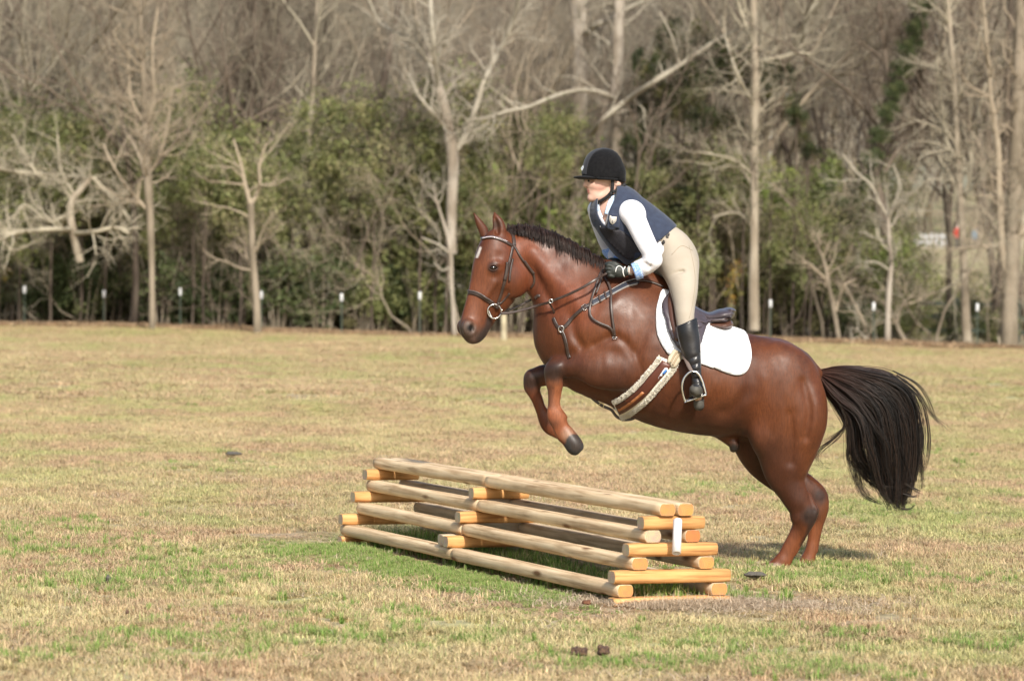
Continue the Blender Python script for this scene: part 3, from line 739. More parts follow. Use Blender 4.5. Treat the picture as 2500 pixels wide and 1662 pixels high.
def bare_tree(i, x, y, rz, sc, mi, label, group=None, name='bare_tree', tilt=(0, 0), cat='tree', zs=1.0):
    o = empty(name, (x, y, float(terr(x, y))), label, cat, group); o.rotation_euler = (tilt[0], tilt[1], rz); o.scale = (sc, sc, sc * zs)
    for part, nm in ((0, 'trunk'), (1, 'crown')):
        c = bpy.data.objects.new(nm, vmesh(i, part, mi)); S.collection.objects.link(c); c.parent = o
    return o
def from_px(px, D): return P(px, 700, D).x
# --- single trees of the wood edge, drawn limb by limb (places read along each trunk: px, py, thickness in px, depth shift)
def hero(label, D, trunk, limbs, mi, name='bare_tree', twl=1.6, seed=0, tw_n=9, twigm=None, maxl=3, cat='tree', ups=.3):
    rg_ = np.random.default_rng(seed + 900); b0 = P(trunk[0][0], trunk[0][1], D); o = empty(name, (b0.x, D, float(terr(b0.x, D))), label, cat)
    T = (Tubes(), Tubes())
    def put(pts, which, sides):
        rows = spline([[*P(a, b, D + (q[0] if q else 0)), w_ * D / F_PX / 2] for a, b, w_, *q in pts], 5)
        T[which].add(rows[:, :3], np.maximum(rows[:, 3], .004), sides); return rows
    tb = [list(t_) for t_ in trunk]; rows = [put(tb, 0, 10)]
    for lb in limbs: rows.append(put(lb, 1, 7))
    for ri, rw in enumerate(rows):
        n = len(rw); ln = np.linalg.norm(np.diff(rw[:, :3], axis=0), axis=1).sum(); cnt = int(tw_n * ln / (2.2 if ri else 3.4)) + 1
        for j in range(cnt):
            f = rg_.uniform(.10 if ri else .45, 1); i = min(int(f * (n - 1)), n - 2); d = rw[i + 1, :3] - rw[i, :3]; d /= np.linalg.norm(d) + 1e-6
            a = rg_.uniform(.5, 1.1); s1 = rg_.normal(0, 1, 3); s1 -= d * (s1 @ d); s1 /= np.linalg.norm(s1)
            grow(T, rw[i, :3], d * math.cos(a) + s1 * math.sin(a), twl * rg_.uniform(.5, 1.2), max(min(rw[i, 3] * .5, .03), .008), 1, maxl, rg_, up=ups, curl=.35, kids=(0, 6, 5, 3))
    T[0].build('trunk', M_bk[mi], o); T[1].build('crown', M_tw[mi] if twigm is None else twigm, o); return o
hero('slender pale tree with a thin straight trunk at the field edge, second from the left', 97, [(372, 808, 15), (371, 690, 15), (368, 560, 18), (362, 450, 22), (355, 330, 17), (350, 180, 14), (342, 40, 12), (340, -80, 8)],
     [[(362, 450, 12), (340, 380, 10), (300, 300, 8, 1), (270, 180, 6, 1)], [(366, 520, 9), (330, 480, 8), (285, 420, 6, -1), (250, 350, 4, -1)], [(352, 330, 10), (375, 240, 8), (372, 120, 6), (385, 20, 5)], [(360, 430, 8), (390, 380, 7), (410, 300, 5), (420, 210, 4)], [(352, 300, 8), (320, 240, 6), (312, 120, 5)]], 3, seed=1)
hero('pale slender tree forking low in a Y, left of centre at the field edge', 96, [(629, 818, 20), (626, 740, 19), (618, 640, 18), (614, 560, 16), (612, 497, 18)],
     [[(612, 500, 13), (602, 465, 11), (594, 430, 9), (588, 400, 7), (570, 340, 5)], [(612, 500, 12), (626, 475, 10), (635, 440, 8), (634, 405, 6), (650, 350, 5)]], 3, seed=2, tw_n=5)
hero('dark forked tree rising behind the pale Y-shaped one', 106, [(610, 560, 18), (608, 420, 22), (612, 300, 19), (616, 150, 15), (622, -30, 12)], [[(608, 400, 18), (630, 320, 15), (645, 200, 12, 1), (640, 60, 10, 1), (652, -60, 8)], [(640, 260, 9), (670, 200, 8, 1), (700, 110, 6, 1)],
     [(612, 300, 9), (570, 240, 8), (545, 150, 6)], [(610, 380, 8), (560, 330, 7), (530, 250, 5)], [(636, 300, 8), (690, 280, 6, 2), (740, 330, 4, 2)]], 2, seed=3, tw_n=12)
hero('dark thick trunk with branching top behind the left wood', 116, [(770, 400, 24), (778, 300, 28), (786, 180, 25), (792, 40, 22), (800, -70, 18)], [[(784, 210, 16), (815, 150, 14), (850, 60, 12, 1), (870, -40, 9)], [(788, 130, 10), (765, 60, 9), (760, -30, 8)], [(780, 260, 9), (845, 170, 8, 1), (905, 90, 6)]], 2, seed=4)
hero('big pale grey tree with a high fork left of the rider', 100, [(1104, 620, 24), (1102, 520, 26), (1106, 400, 30), (1098, 330, 30), (1084, 260, 26), (1062, 190, 24), (1040, 130, 18), (1018, 60, 14), (1006, -40, 12)],
     [[(1100, 380, 20), (1126, 350, 18), (1150, 300, 16), (1166, 250, 15), (1185, 190, 13), (1215, 130, 12, 1), (1250, 60, 10, 1), (1270, -30, 8)], [(1060, 190, 16), (1046, 150, 14), (1030, 110, 10, 1), (990, 90, 9, 1), (930, 60, 7, 2), (900, 0, 5, 2)],
      [(1070, 220, 12), (1060, 120, 12, -1), (1052, 20, 11, -1), (1050, -60, 9)], [(1095, 320, 10), (1060, 280, 8, -1), (1020, 230, 6, -1), (1000, 180, 5)]], 1, seed=5, tw_n=7)
hero('thin pale sapling trunk at the field edge just left of the horse nose', 97, [(1110, 828, 12), (1106, 760, 12), (1102, 690, 11), (1100, 620, 12), (1092, 575, 9), (1075, 520, 7), (1060, 470, 5)], [[(1100, 622, 6), (1075, 600, 5), (1030, 580, 4)], [(1100, 650, 5), (1080, 660, 4), (1060, 640, 3)]], 1, seed=6, tw_n=5, twl=1.0)
hero('dark leaning trunk with two upper limbs behind the pale forked tree', 120, [(1185, 360, 32), (1190, 270, 34), (1200, 180, 30), (1212, 80, 24), (1218, -40, 20)], [[(1200, 180, 18), (1235, 110, 16), (1262, 40, 14, 1), (1275, -50, 10)], [(1195, 300, 10), (1225, 260, 9), (1250, 200, 6)]], 2, seed=7, tw_n=8)
hero('thick pale mottled trunk, left of the tall pair behind the rider', 104, [(1404, 800, 30), (1402, 640, 32), (1406, 480, 34), (1410, 380, 34), (1414, 250, 42), (1416, 120, 46), (1412, 20, 46), (1408, -90, 40)],
     [[(1420, 90, 18), (1455, 62, 16, -1), (1495, 45, 14, -1), (1540, 18, 12, -1), (1600, -8, 9, -1)], [(1408, 60, 16), (1396, 20, 15), (1385, -60, 12)]], 1, seed=8, tw_n=3, maxl=3)
hero('tall pale mottled trunk, right of the tall pair behind the rider', 102, [(1506, 800, 26), (1506, 600, 28), (1507, 400, 30), (1508, 300, 30), (1505, 220, 28), (1508, 100, 32), (1511, 0, 30), (1512, -90, 28)],
     [[(1507, 245, 15), (1470, 228, 14, -1), (1430, 220, 13, -1), (1385, 226, 12, -1), (1330, 245, 11, -2), (1290, 262, 10, -2), (1240, 272, 9, -2), (1190, 288, 7, -2), (1150, 292, 5, -2)],
      [(1440, 330, 12), (1475, 290, 13, -1), (1530, 245, 14, -1), (1590, 205, 13, -2), (1660, 160, 12, -2), (1740, 105, 11, -2), (1800, 75, 8, -2), (1850, 55, 6, -2)],
      [(1506, 330, 9), (1540, 320, 8), (1600, 350, 6), (1700, 365, 5, -1), (1760, 385, 3, -1)], [(1660, 160, 7, -2), (1640, 90, 6, -2), (1610, 30, 5, -2)]], 1, seed=9, tw_n=4)
hero('dark slim trunk just behind the pale mottled pair', 118, [(1448, 420, 22), (1452, 300, 20), (1450, 150, 22), (1446, -60, 18)], [[(1452, 200, 9), (1475, 130, 8), (1490, 60, 6)]], 2, seed=10, tw_n=5)
hero('grey straight trunk rising behind the saddle', 99, [(1841, 806, 28), (1840, 700, 26), (1841, 600, 22), (1842, 480, 20), (1842, 360, 19), (1844, 220, 20), (1842, 100, 18), (1838, -60, 16)],
     [[(1842, 110, 12), (1820, 60, 11), (1800, 0, 10), (1790, -60, 8)], [(1842, 150, 9), (1880, 145, 8, 1), (1950, 130, 6, 1), (1990, 135, 5, 1)], [(1842, 260, 8), (1800, 180, 7, -1), (1770, 90, 6)], [(1841, 430, 8), (1790, 390, 6), (1700, 370, 5)], [(1841, 560, 7), (1800, 520, 6), (1740, 530, 4)]], 0, seed=11)
hero('thin pale tree with a small fork at the field edge behind the tail', 96, [(2167, 852, 16), (2168, 760, 14), (2172, 690, 13), (2176, 640, 10), (2170, 580, 10), (2168, 525, 10)],
     [[(2168, 528, 8), (2150, 500, 7), (2125, 450, 6), (2090, 420, 5), (2060, 380, 4)], [(2168, 528, 8), (2182, 500, 6), (2195, 450, 5), (2180, 400, 4)], [(2172, 660, 5), (2140, 640, 4), (2110, 640, 3)], [(2165, 840, 6), (2120, 830, 5), (2090, 800, 4)]], 1, seed=12, tw_n=7, twl=1.2)
hero('slanting brown sapling at the field edge right of the horse', 97, [(2050, 845, 12), (2040, 780, 12), (2024, 700, 10), (2012, 640, 8), (1990, 590, 6)], [[(2040, 760, 7), (2060, 700, 6), (2090, 680, 4)]], 3, seed=13, tw_n=9, twl=1.3)
hero('leaning brown sapling with low forks beside the thin pale tree', 97.5, [(2230, 856, 10), (2205, 825, 12), (2190, 790, 11), (2200, 750, 8), (2230, 715, 6)], [[(2120, 848, 7), (2110, 790, 6), (2085, 740, 6), (2060, 690, 4)], [(2195, 800, 6), (2170, 760, 5)]], 3, seed=14, tw_n=9, twl=1.2)
hero('grey tree with spreading fork in the right part of the wood', 98, [(2362, 858, 26), (2357, 760, 22), (2353, 650, 20), (2348, 540, 18), (2342, 440, 17), (2336, 330, 15), (2328, 180, 13), (2318, 60, 11), (2310, -60, 9)],
     [[(2350, 500, 12), (2368, 430, 11), (2375, 340, 9), (2400, 230, 7), (2440, 120, 6)], [(2342, 400, 9), (2310, 340, 8), (2300, 250, 7), (2285, 150, 6)], [(2353, 650, 8), (2335, 690, 6), (2300, 710, 4)], [(2346, 520, 8), (2325, 440, 7), (2290, 380, 5)], [(2330, 250, 8), (2370, 170, 6), (2400, 60, 5)]], 0, seed=15)
hero('thick brown trunk in front of a dark one near the right edge', 97, [(2466, 862, 44), (2464, 760, 42), (2470, 640, 40), (2476, 500, 40), (2482, 360, 36), (2486, 240, 34), (2490, 120, 32), (2494, -60, 28)],
     [[(2478, 600, 18), (2500, 560, 17), (2540, 520, 14)], [(2464, 700, 22), (2446, 600, 20), (2440, 480, 18), (2436, 360, 16), (2420, 240, 12), (2410, 120, 9), (2400, 0, 7)], [(2474, 600, 10), (2400, 600, 7), (2330, 610, 4)]], 3, seed=16)
hero('dark slim trunk right behind the thick brown one near the right edge', 101, [(2436, 856, 30), (2440, 700, 28), (2448, 600, 22), (2452, 450, 20), (2460, 200, 18), (2470, -50, 16)], [[(2448, 600, 9), (2410, 520, 8), (2390, 420, 6)]], 2, seed=17, tw_n=5)
hero('gnarled pale tree with wide low crooked branches at the far left', 98, [(196, 640, 20), (182, 580, 22), (172, 530, 20), (176, 490, 17), (200, 460, 15), (225, 430, 12)],
     [[(178, 560, 12), (120, 560, 12, -1), (60, 565, 11, -1), (0, 572, 9, -1), (-60, 560, 7)], [(180, 570, 12), (235, 565, 11, -1), (280, 555, 9, -1), (315, 570, 7, -1)], [(225, 435, 12), (160, 430, 13, 1), (90, 425, 15, 1), (40, 420, 14, 1), (-30, 405, 12)],
      [(172, 520, 9), (120, 540, 8), (60, 500, 6), (30, 540, 5)], [(225, 432, 12), (260, 470, 13), (290, 500, 12), (318, 540, 10)], [(185, 480, 7), (150, 420, 6), (140, 330, 5)], [(90, 425, 8), (60, 380, 6), (30, 330, 5)], [(0, 572, 6), (30, 610, 5), (70, 600, 4)]], 0, seed=18, tw_n=11, twl=1.3)
hero('pale leaning trunk with angular branches in the upper left', 110, [(200, 480, 14), (95, 330, 18), (70, 260, 15), (45, 190, 12), (20, 100, 9)], [[(85, 300, 9), (30, 290, 8), (-20, 300, 6)], [(70, 250, 8), (110, 180, 6), (120, 90, 5)]], 1, seed=19, tw_n=12)
hero('dark trunk standing in the upper left corner of the wood', 125, [(82, 520, 20), (84, 300, 22), (84, 150, 21), (86, 60, 18), (90, -60, 15)], [[(85, 120, 9), (60, 60, 8), (50, -20, 6)], [(86, 60, 9), (120, 10, 7), (150, -50, 5)]], 2, seed=20, tw_n=6)
hero('straight grey trunk with pale scars in the left wood', 112, [(428, 640, 18), (427, 420, 20), (424, 250, 22), (424, 100, 22), (426, -60, 18)], [[(424, 300, 8), (400, 200, 7), (390, 90, 5)]], 3, seed=21, tw_n=4)
hero('short leaning pale trunk among the left evergreens', 104, [(490, 660, 13), (497, 560, 12), (508, 470, 10), (512, 380, 7)], [[(505, 480, 6), (480, 420, 5)]], 3, seed=22, tw_n=5)
hero('ivy covered leaning tree in the upper right of the wood', 99.6, [(2180, 640, 30), (2150, 500, 30), (2132, 420, 32), (2160, 300, 30), (2190, 200, 28), (2230, 60, 24), (2250, -60, 20)], [[(2175, 250, 14), (2165, 160, 13), (2150, 60, 11), (2140, -50, 8)], [(2250, 100, 10), (2245, 250, 16, 3), (2240, 400, 14, 3)], [(2160, 420, 9), (2200, 360, 8), (2290, 310, 6)]], 2, seed=23, tw_n=6)
hero('pale slim trunk in the far upper right', 112, [(2390, 600, 12), (2400, 450, 13), (2390, 300, 12), (2410, 150, 12), (2430, 0, 10), (2440, -60, 8)], [[(2400, 300, 7), (2370, 200, 6), (2350, 80, 5)]], 1, seed=24, tw_n=9)
hero('tall thin trunk with a pale bend at the upper centre right', 108, [(1900, 520, 10), (1960, 380, 10), (1945, 300, 10), (1990, 180, 10), (1960, 90, 9), (1930, -40, 8)], [[(1990, 180, 6), (2040, 90, 6), (2060, -20, 5)]], 0, seed=25, tw_n=12)
hero('tall pale white-barked trunk seen in pieces behind the rider back', 128, [(1608, 620, 12), (1606, 430, 13), (1610, 250, 14), (1612, 60, 12), (1614, -60, 10)], [], 1, seed=26, tw_n=3)

# --- more bare trees of the wood, sharing eight growth forms
LM = [(-400, 'at the left picture edge'), (200, 'by the gnarled pale tree'), (372, 'by the second slender pale trunk'), (540, 'left of the Y-shaped tree'), (629, 'right of the Y-shaped tree'), (834, 'by the lone white-capped post'), (960, 'left of the big pale forked tree'),
      (1104, 'by the big pale forked tree'), (1260, 'above the horse neck'), (1404, 'by the mottled trunk pair'), (1560, 'above the rider back'), (1720, 'left of the straight grey trunk'), (1841, 'right of the straight grey trunk'), (2000, 'left of the thin forked tree'),
      (2167, 'right of the thin forked tree'), (2362, 'by the spreading grey tree'), (2466, 'at the right picture edge')]
def zone(px): return min(LM, key=lambda q: abs(q[0] - px))[1]
BK = ['grey', 'pale', 'dark', 'brown']; FORM = ['tall', 'many-limbed', 'stout', 'small dense', 'slim', 'crooked', 'thin', 'short twisted']
gN, gM, gF = 'bare trees inside the wood', 'bare trees deeper in the wood', 'thin bare saplings along the wood edge'
taken = []
for k in range(58):
    D = 103 + 19 * tr.random(); px = -160 + 2820 * (k + tr.random()) / 58; x = P(px, 700, D).x
    if 2190 < px < 2440 and tr.random() < .75 or (1520 < px < 1760 and D < 112) or (400 < px < 520 and tr.random() < .5): continue
    fi, mi_ = int(tr.integers(0, 6)), int(tr.choice([0, 0, 3, 1, 2, 2]))
    bare_tree(fi, x, D, tr.random() * 6.28, .75 + .4 * tr.random(), mi_, '%s %s bare tree, %s' % (FORM[fi], BK[mi_], zone(px)), gN, tilt=(tr.normal(0, .04), tr.normal(0, .04)))
for k in range(64):
    D = 118 + 36 * tr.random(); px = -160 + 2820 * (k + tr.random()) / 64; x = P(px, 700, D).x
    if 2190 < px < 2440 and tr.random() < .85 or (395 < px < 540 and tr.random() < .8): continue
    fi, mi_ = int(tr.integers(0, 6)), int(tr.choice([0, 1, 2, 2, 3]))
    bare_tree(fi, x, D, tr.random() * 6.28, .85 + .45 * tr.random(), mi_, '%s %s tree deep in the wood, %s' % (FORM[fi], BK[mi_], zone(px)), gM, tilt=(tr.normal(0, .04), tr.normal(0, .04)))
for k in range(44):
    D = 98 + 5 * tr.random(); px = -100 + 2700 * (k + tr.random()) / 46; x = P(px, 700, D).x; D = float(edge_y(x)) + .8 + 5 * tr.random()
    fi, mi_ = int(tr.integers(6, 8)), int(tr.choice([0, 3, 2]))
    bare_tree(fi, x, D, tr.random() * 6.28, .6 + .6 * tr.random(), mi_, '%s %s bare sapling, %s' % (FORM[fi], BK[mi_], zone(px)), gF, name='bare_sapling', tilt=(tr.normal(0, .12), tr.normal(0, .12)), cat='sapling')

ORD = ['leftmost', 'second from left', 'third from left', 'fourth from left', 'fifth from left', 'sixth from left', 'seventh from left', 'eighth from left', 'ninth from left', 'tenth from left', 'eleventh from left', 'twelfth from left', '13th from left', '14th from left', '15th from left', '16th from left', '17th from left', '18th from left', '19th from left', '20th from left', '21st from left', '22nd from left']
def ordinals():
    by = {}
    for o in S.collection.objects:
        if o.parent is None and 'label' in o and 'group' in o: by.setdefault(o['label'], []).append(o)
    for lb, os_ in by.items():
        if len(os_) < 2: continue
        os_.sort(key=lambda o: o.location.x / max(o.location.y, 1))
        for i, o in enumerate(os_):
            w_ = ORD[i] if i < len(ORD) else ('rightmost' if i == len(os_) - 1 else None)
            if w_: o['label'] = lb + ', ' + w_
# --- far wood on the rising ground: one mass
def joined(i, mi, sc=1):
    T0, T1 = VAR[i]; me = bpy.data.meshes.new('far_tree'); bm = bmesh.new(); bm.from_mesh(T0); n0 = len(bm.faces); bm.from_mesh(T1); bm.to_mesh(me); bm.free()
    return source('far_tree', me, M_tw[mi])
far_src = [joined(0, 0), joined(1, 3), joined(2, 0), joined(4, 1), joined(5, 2)]
fp_ = []
for k in range(620):
    D = 150 + 250 * tr.random() ** .8; px = -200 + 2900 * tr.random(); x = P(px, 700, D).x
    if D < 262 and 2150 < px < 2700 or (D < 330 and 400 < px < 530 and tr.random() < .85): continue
    fp_.append((x, D, float(terr(x, D)) - .3))
fp_ = np.array(fp_); M = len(fp_)
scatter('far_wood', far_src, fp_, tr.random(M) * 6.28, .9 + .5 * tr.random(M), 'bare grey-brown wood on the rising ground behind', seed=9)

# --- evergreen undergrowth
def leaf_mesh(name, seed, n, sx, sy, sz, size, clumps, cols, m, lobes=True):
    r_ = np.random.default_rng(seed); cc = r_.normal(0, 1, (clumps, 3)); cc /= np.linalg.norm(cc, axis=1)[:, None]; cc *= (r_.random((clumps, 1)) ** .4) * .85; cs = r_.uniform(.12, .30, clumps)
    k = r_.integers(0, clumps, n); pos = cc[k] + r_.normal(0, 1, (n, 3)) * cs[k][:, None] * .6; pos[:, 2] = (pos[:, 2] + 1) / 2
    pos = pos * np.array([sx, sy, sz]); pos[:, 2] = np.maximum(pos[:, 2], .03)
    a = r_.normal(0, 1, (n, 3)); a /= np.linalg.norm(a, axis=1)[:, None]; b = np.cross(a, r_.normal(0, 1, (n, 3))); b /= np.linalg.norm(b, axis=1)[:, None]
    s_ = size * r_.uniform(.6, 1.3, (n, 1)); V = np.stack([pos - a * s_, pos + b * s_ * .45, pos + a * s_, pos - b * s_ * .45], 1).reshape(-1, 3)
    Q = np.arange(n * 4).reshape(-1, 4); me = np_mesh(name, V, Q, False)
    col = np.array(cols)[r_.integers(0, len(cols), clumps)][k] * r_.uniform(.7, 1.35, (n, 1)); vcol(me, np.repeat(col, 4, 0)); me.materials.append(m); return me
M_leaf = blade_mat('leaves', 1, 1)
gdark = [(.080, .105, .042), (.105, .130, .052), (.068, .088, .040), (.14, .15, .065)]
golive = [(.23, .24, .095), (.19, .21, .080), (.27, .25, .125), (.15, .17, .070)]
gbright = [(.24, .29, .08), (.18, .23, .065), (.29, .30, .11), (.15, .18, .06)]
LV_ = {'dark': [leaf_mesh('foliage', 100 + i, 3400, 1.5, 1.1, 2.3, .065, 34, gdark, M_leaf) for i in range(3)],
       'olive': [leaf_mesh('foliage', 110 + i, 2600, 1.4, 1.0, 2.5, .06, 30, golive, M_leaf) for i in range(3)],
       'bright': [leaf_mesh('foliage', 120 + i, 2400, 1.3, 1.0, 2.6, .065, 26, gbright, M_leaf) for i in range(2)],
       'high': [leaf_mesh('foliage', 130 + i, 2600, 1.6, 1.2, 3.2, .06, 40, golive, M_leaf) for i in range(2)],
       'pine': [leaf_mesh('foliage', 136 + i, 3600, 1.7, 1.2, 3.2, .075, 26, [(.060, .075, .030), (.085, .095, .036), (.048, .060, .028), (.13, .125, .045)], M_leaf) for i in range(2)]}
def shrub(kind, px, D, sc, label, group, zo=0.0, name='evergreen_shrub', cat='shrub', zs=1.0, stem=True):
    x = P(px, 700, D).x; me = LV_[kind][int(tr.integers(0, len(LV_[kind])))]
    o = empty(name, (x, D, float(terr(x, D)) + zo), '%s %s' % (label, zone(px)), cat, group); o.scale = (sc, sc, sc * zs); o.rotation_euler = (0, 0, tr.random() * 6.28)
    c = bpy.data.objects.new('foliage', me); S.collection.objects.link(c); c.parent = o
    if zo > .3 or zo < 0:
        c = bpy.data.objects.new('stem', POLE); S.collection.objects.link(c); c.parent = o; c.scale = (1 / sc, 1 / sc, (abs(zo) + 1.2) / (sc * zs)); c.location = (0, 0, -zo / (sc * zs) - .1)
    elif stem:
        c = bpy.data.objects.new('stems', STEM); S.collection.objects.link(c); c.parent = o
    return o
T = Tubes()
for i in range(9):
    a = i * .7; T.add([(math.cos(a) * .15, math.sin(a) * .15, -.2), (math.cos(a) * .4, math.sin(a) * .3, .9), (math.cos(a) * .8, math.sin(a) * .6, 2.0)], [.03, .02, .008], 5)
T2 = Tubes(); T2.add([(0, 0, 0), (.04, .02, .3), (-.03, .03, .65), (.02, 0, 1.0)], [.05, .045, .035, .02], 6); POLE = T2.mesh('stem'); POLE.materials.append(M_bk[2])
STEM = T.mesh('stems'); STEM.materials.append(M_bk[0])
for k in range(64):      # dark thicket on the left half
    px = -120 + 1330 * (k % 32 + tr.random()) / 32; D = 101 + 9 * tr.random() + (k >= 32) * 4
    shrub('dark' if tr.random() < .8 else 'olive', px, D, .75 + .55 * tr.random() + (.35 if k >= 32 else 0), ('low dark green shrub' if k < 32 else 'taller dark green shrub'), 'dark shrubs of the left thicket')
for k in range(72):
    px = -100 + 1150 * tr.random(); shrub('olive' if tr.random() < .7 else 'dark', px, 108 + 16 * tr.random(), 1.3 + .9 * tr.random(), 'tall %s olive shrub behind' % ('broad' if k % 2 else 'narrow'), 'tall olive shrubs on the left', zs=1.25 + .5 * tr.random())
for k in range(40):
    px = 760 + 760 * tr.random(); shrub('olive' if tr.random() < .6 else 'bright', px, 103 + 14 * tr.random(), 1.0 + .6 * tr.random(), 'olive leafy growth', 'olive growth in the middle', zs=1.3)
for k in range(16):
    px = 1180 + 330 * tr.random(); shrub('bright', px, 104 + 8 * tr.random(), 1.25 + .5 * tr.random(), 'bright green vine covered growth', 'bright green growth behind the rider', zs=1.55)
for k in range(44):
    px = 1640 + 560 * tr.random(); shrub('olive', px, 101 + 16 * tr.random(), .8 + .9 * tr.random(), 'olive shrub', 'olive shrubs on the right', zs=1.2)
for k in range(12):
    px = 1580 + 140 * tr.random(); shrub('bright', px, 106 + 6 * tr.random(), 1.1 + .4 * tr.random(), 'yellowish green leafy growth', 'yellow green growth right of the rider', zs=1.7)
for k in range(9):
    px = 2060 + 450 * tr.random(); shrub('dark' if tr.random() < .5 else 'olive', px, 99 + 4 * tr.random(), .42 + .3 * tr.random(), 'low green shrub in the open gap', 'low shrubs on the right')
for (px, zo, sc) in ((1590, 5.4, .7), (1660, 4.8, .7), (1565, 6.6, .7), (1600, 7.6, .8), (1650, 8.2, .8), (1700, 7.4, .75), (1745, 8.6, .8), (1690, 6.0, .6), (1630, 6.2, .6), (1580, 8.8, .7), (1810, 9.0, .7), (1885, 8.8, .6), (1935, 7.8, .5), (1965, 6.9, .45), (1660, 9.4, .9), (1720, 5.2, .5), (1545, 5.6, .5), (1770, 7.4, .5)):
    D = 99.8 + 2.5 * tr.random(); o = shrub('pine', px, D, sc * .8, 'dark evergreen boughs high up,', 'dark evergreen boughs right of the rider', zo=zo - 1.6, name='evergreen_bough', cat='foliage', stem=True)
for k in range(60):
    px = -80 + 1450 * (k + tr.random()) / 60; D = 99.5 + 8 * tr.random(); shrub('high' if tr.random() < .7 else 'olive', px, D, .8 + .5 * tr.random(), 'olive leafy boughs at mid height,', 'olive boughs between the left trunks', zo=1.2 + 3.6 * tr.random() ** 1.3, name='leafy_bough', cat='foliage')
for k in range(34):
    px = 1560 + 620 * (k + tr.random()) / 34; D = 99.5 + 8 * tr.random(); shrub('high' if tr.random() < .7 else 'bright', px, D, .75 + .4 * tr.random(), 'olive leafy boughs at mid height,', 'olive boughs between the right trunks', zo=.8 + 3.2 * tr.random() ** 1.3, name='leafy_bough', cat='foliage')
for (px, py, sc) in ((2125, 430, .45), (2135, 375, .55), (2150, 320, .55), (2172, 265, .6), (2190, 215, .6), (2205, 160, .6), (2225, 110, .65), (2240, 60, .6), (2255, 10, .6), (2060, 470, .3), (2030, 430, .3)):
    q = P(px, py, 99.0); me = LV_['dark'][int(tr.integers(0, 3))]; o = empty('ivy_clump', (q.x, q.y, q.z - .5), 'clump of dark ivy clinging to the leaning tree in the upper right', 'ivy', 'ivy clumps on the leaning tree'); o.scale = (sc * .55, sc * .55, sc * .6)
    c = bpy.data.objects.new('foliage', me); S.collection.objects.link(c); c.parent = o
M_yel = blade_mat('yellow_leaves', 1, 1)
yl = leaf_mesh('foliage', 140, 260, .6, .4, 1.3, .045, 14, [(.40, .29, .06), (.36, .19, .06), (.26, .24, .07)], M_yel)
for (px, py, sc, lb) in ((1800, 745, .95, 'yellow and orange autumn leaves beside the grey trunk behind the saddle'), (1800, 690, .6, 'small yellow leaves above the orange ones behind the saddle'), (2268, 530, .32, 'bright yellow leaf cluster at right of the thin pale tree'), (18, 690, .4, 'orange leaves low at the far left edge')):
    q = P(px, py, 99.5); o = empty('autumn_leaves', (q.x, q.y, q.z), lb, 'foliage'); o.scale = (sc,) * 3
    c = bpy.data.objects.new('foliage', yl); S.collection.objects.link(c); c.parent = o
for (px, D, sc) in ((2290, 112, .6), (2330, 116, .7), (2400, 113, .65), (2425, 110, .5), (2500, 112, .8), (2260, 110, .7), (2350, 125, .8), (2450, 128, .9), (2300, 140, .9), (2410, 145, 1.0)):
    shrub('olive', px, D, sc, 'green brush in the open gap', 'green brush behind the right wood edge', zs=.8)
for k in range(16):     # thin dark trunks filling the wood edge
    px = -60 + 2600 * (k + tr.random()) / 16
    if 1500 < px < 1700 and k % 2: continue
    D = 99.5 + 7 * tr.random(); x = P(px, 700, D).x; fi = int(tr.choice([3, 4, 1])); mi_ = int(tr.choice([2, 2, 0, 3]))
    bare_tree(fi, x, D, tr.random() * 6.28, .85 + .4 * tr.random(), mi_, '%s %s front tree, %s' % (FORM[fi], BK[mi_], zone(px)), 'thin trees at the front of the wood', tilt=(tr.normal(0, .06), tr.normal(0, .06)))
# leaf litter along the wood edge
lm = leaf_mesh('leaf_pile', 150, 900, 1.0, .7, .12, .035, 60, [(.34, .22, .13), (.28, .19, .11), (.40, .29, .18), (.22, .16, .10)], M_yel); ls = source('leaf_pile', lm, None)
pl = []
for k in range(420):
    x = tr.uniform(-20, 20); y = float(edge_y(x)) + abs(tr.normal(0, 1.3)) - .3; pl.append((x, y, float(terr(x, y))))
pl = np.array(pl); scatter('leaf_litter', [ls], pl, tr.random(len(pl)) * 6.28, np.column_stack([.6 + .8 * tr.random(len(pl))] * 2 + [.7 + .8 * tr.random(len(pl))]), 'fallen rust brown leaves along the edge of the wood', seed=12)
# forest floor: brown sheet just over the field beyond the edge
fx = np.linspace(-160, 160, 130); fy = np.concatenate([np.linspace(0, 4, 6), np.linspace(8, 150, 40)])
FX, FY = np.meshgrid(fx, fy, indexing='ij'); YY = edge_y(FX) + FY + .35 * np.sin(FX * 2.1) * (FY < 1)
ok = 1.0; ZZ = terr(FX, YY) + .02; nx, ny = FX.shape; ii = np.arange(nx - 1)[:, None] * ny + np.arange(ny - 1)[None, :]
fm = np_mesh('forest_floor', np.stack([FX, YY, ZZ], -1).reshape(-1, 3), np.stack([ii, ii + ny, ii + ny + 1, ii + 1], -1).reshape(-1, 4))
cen = FX[:-1, :-1]; yc = YY[:-1, :-1]; keep = ~((cen / yc > .115) & (yc > 106) & (yc < 262)); 
fm2 = np_mesh('forest_floor', np.stack([FX, YY, ZZ], -1).reshape(-1, 3), np.stack([ii, ii + ny, ii + ny + 1, ii + 1], -1).reshape(-1, 4)[keep.ravel()])
bpy.data.meshes.remove(fm)
tag(link_mesh('forest_floor', fm2, mat('leafy_floor', (.26, .205, .13, 1), .95, noise=(1.2, (.20, .18, .10, 1), .4, .6), bump=(6, 1, .08))), kind='structure')

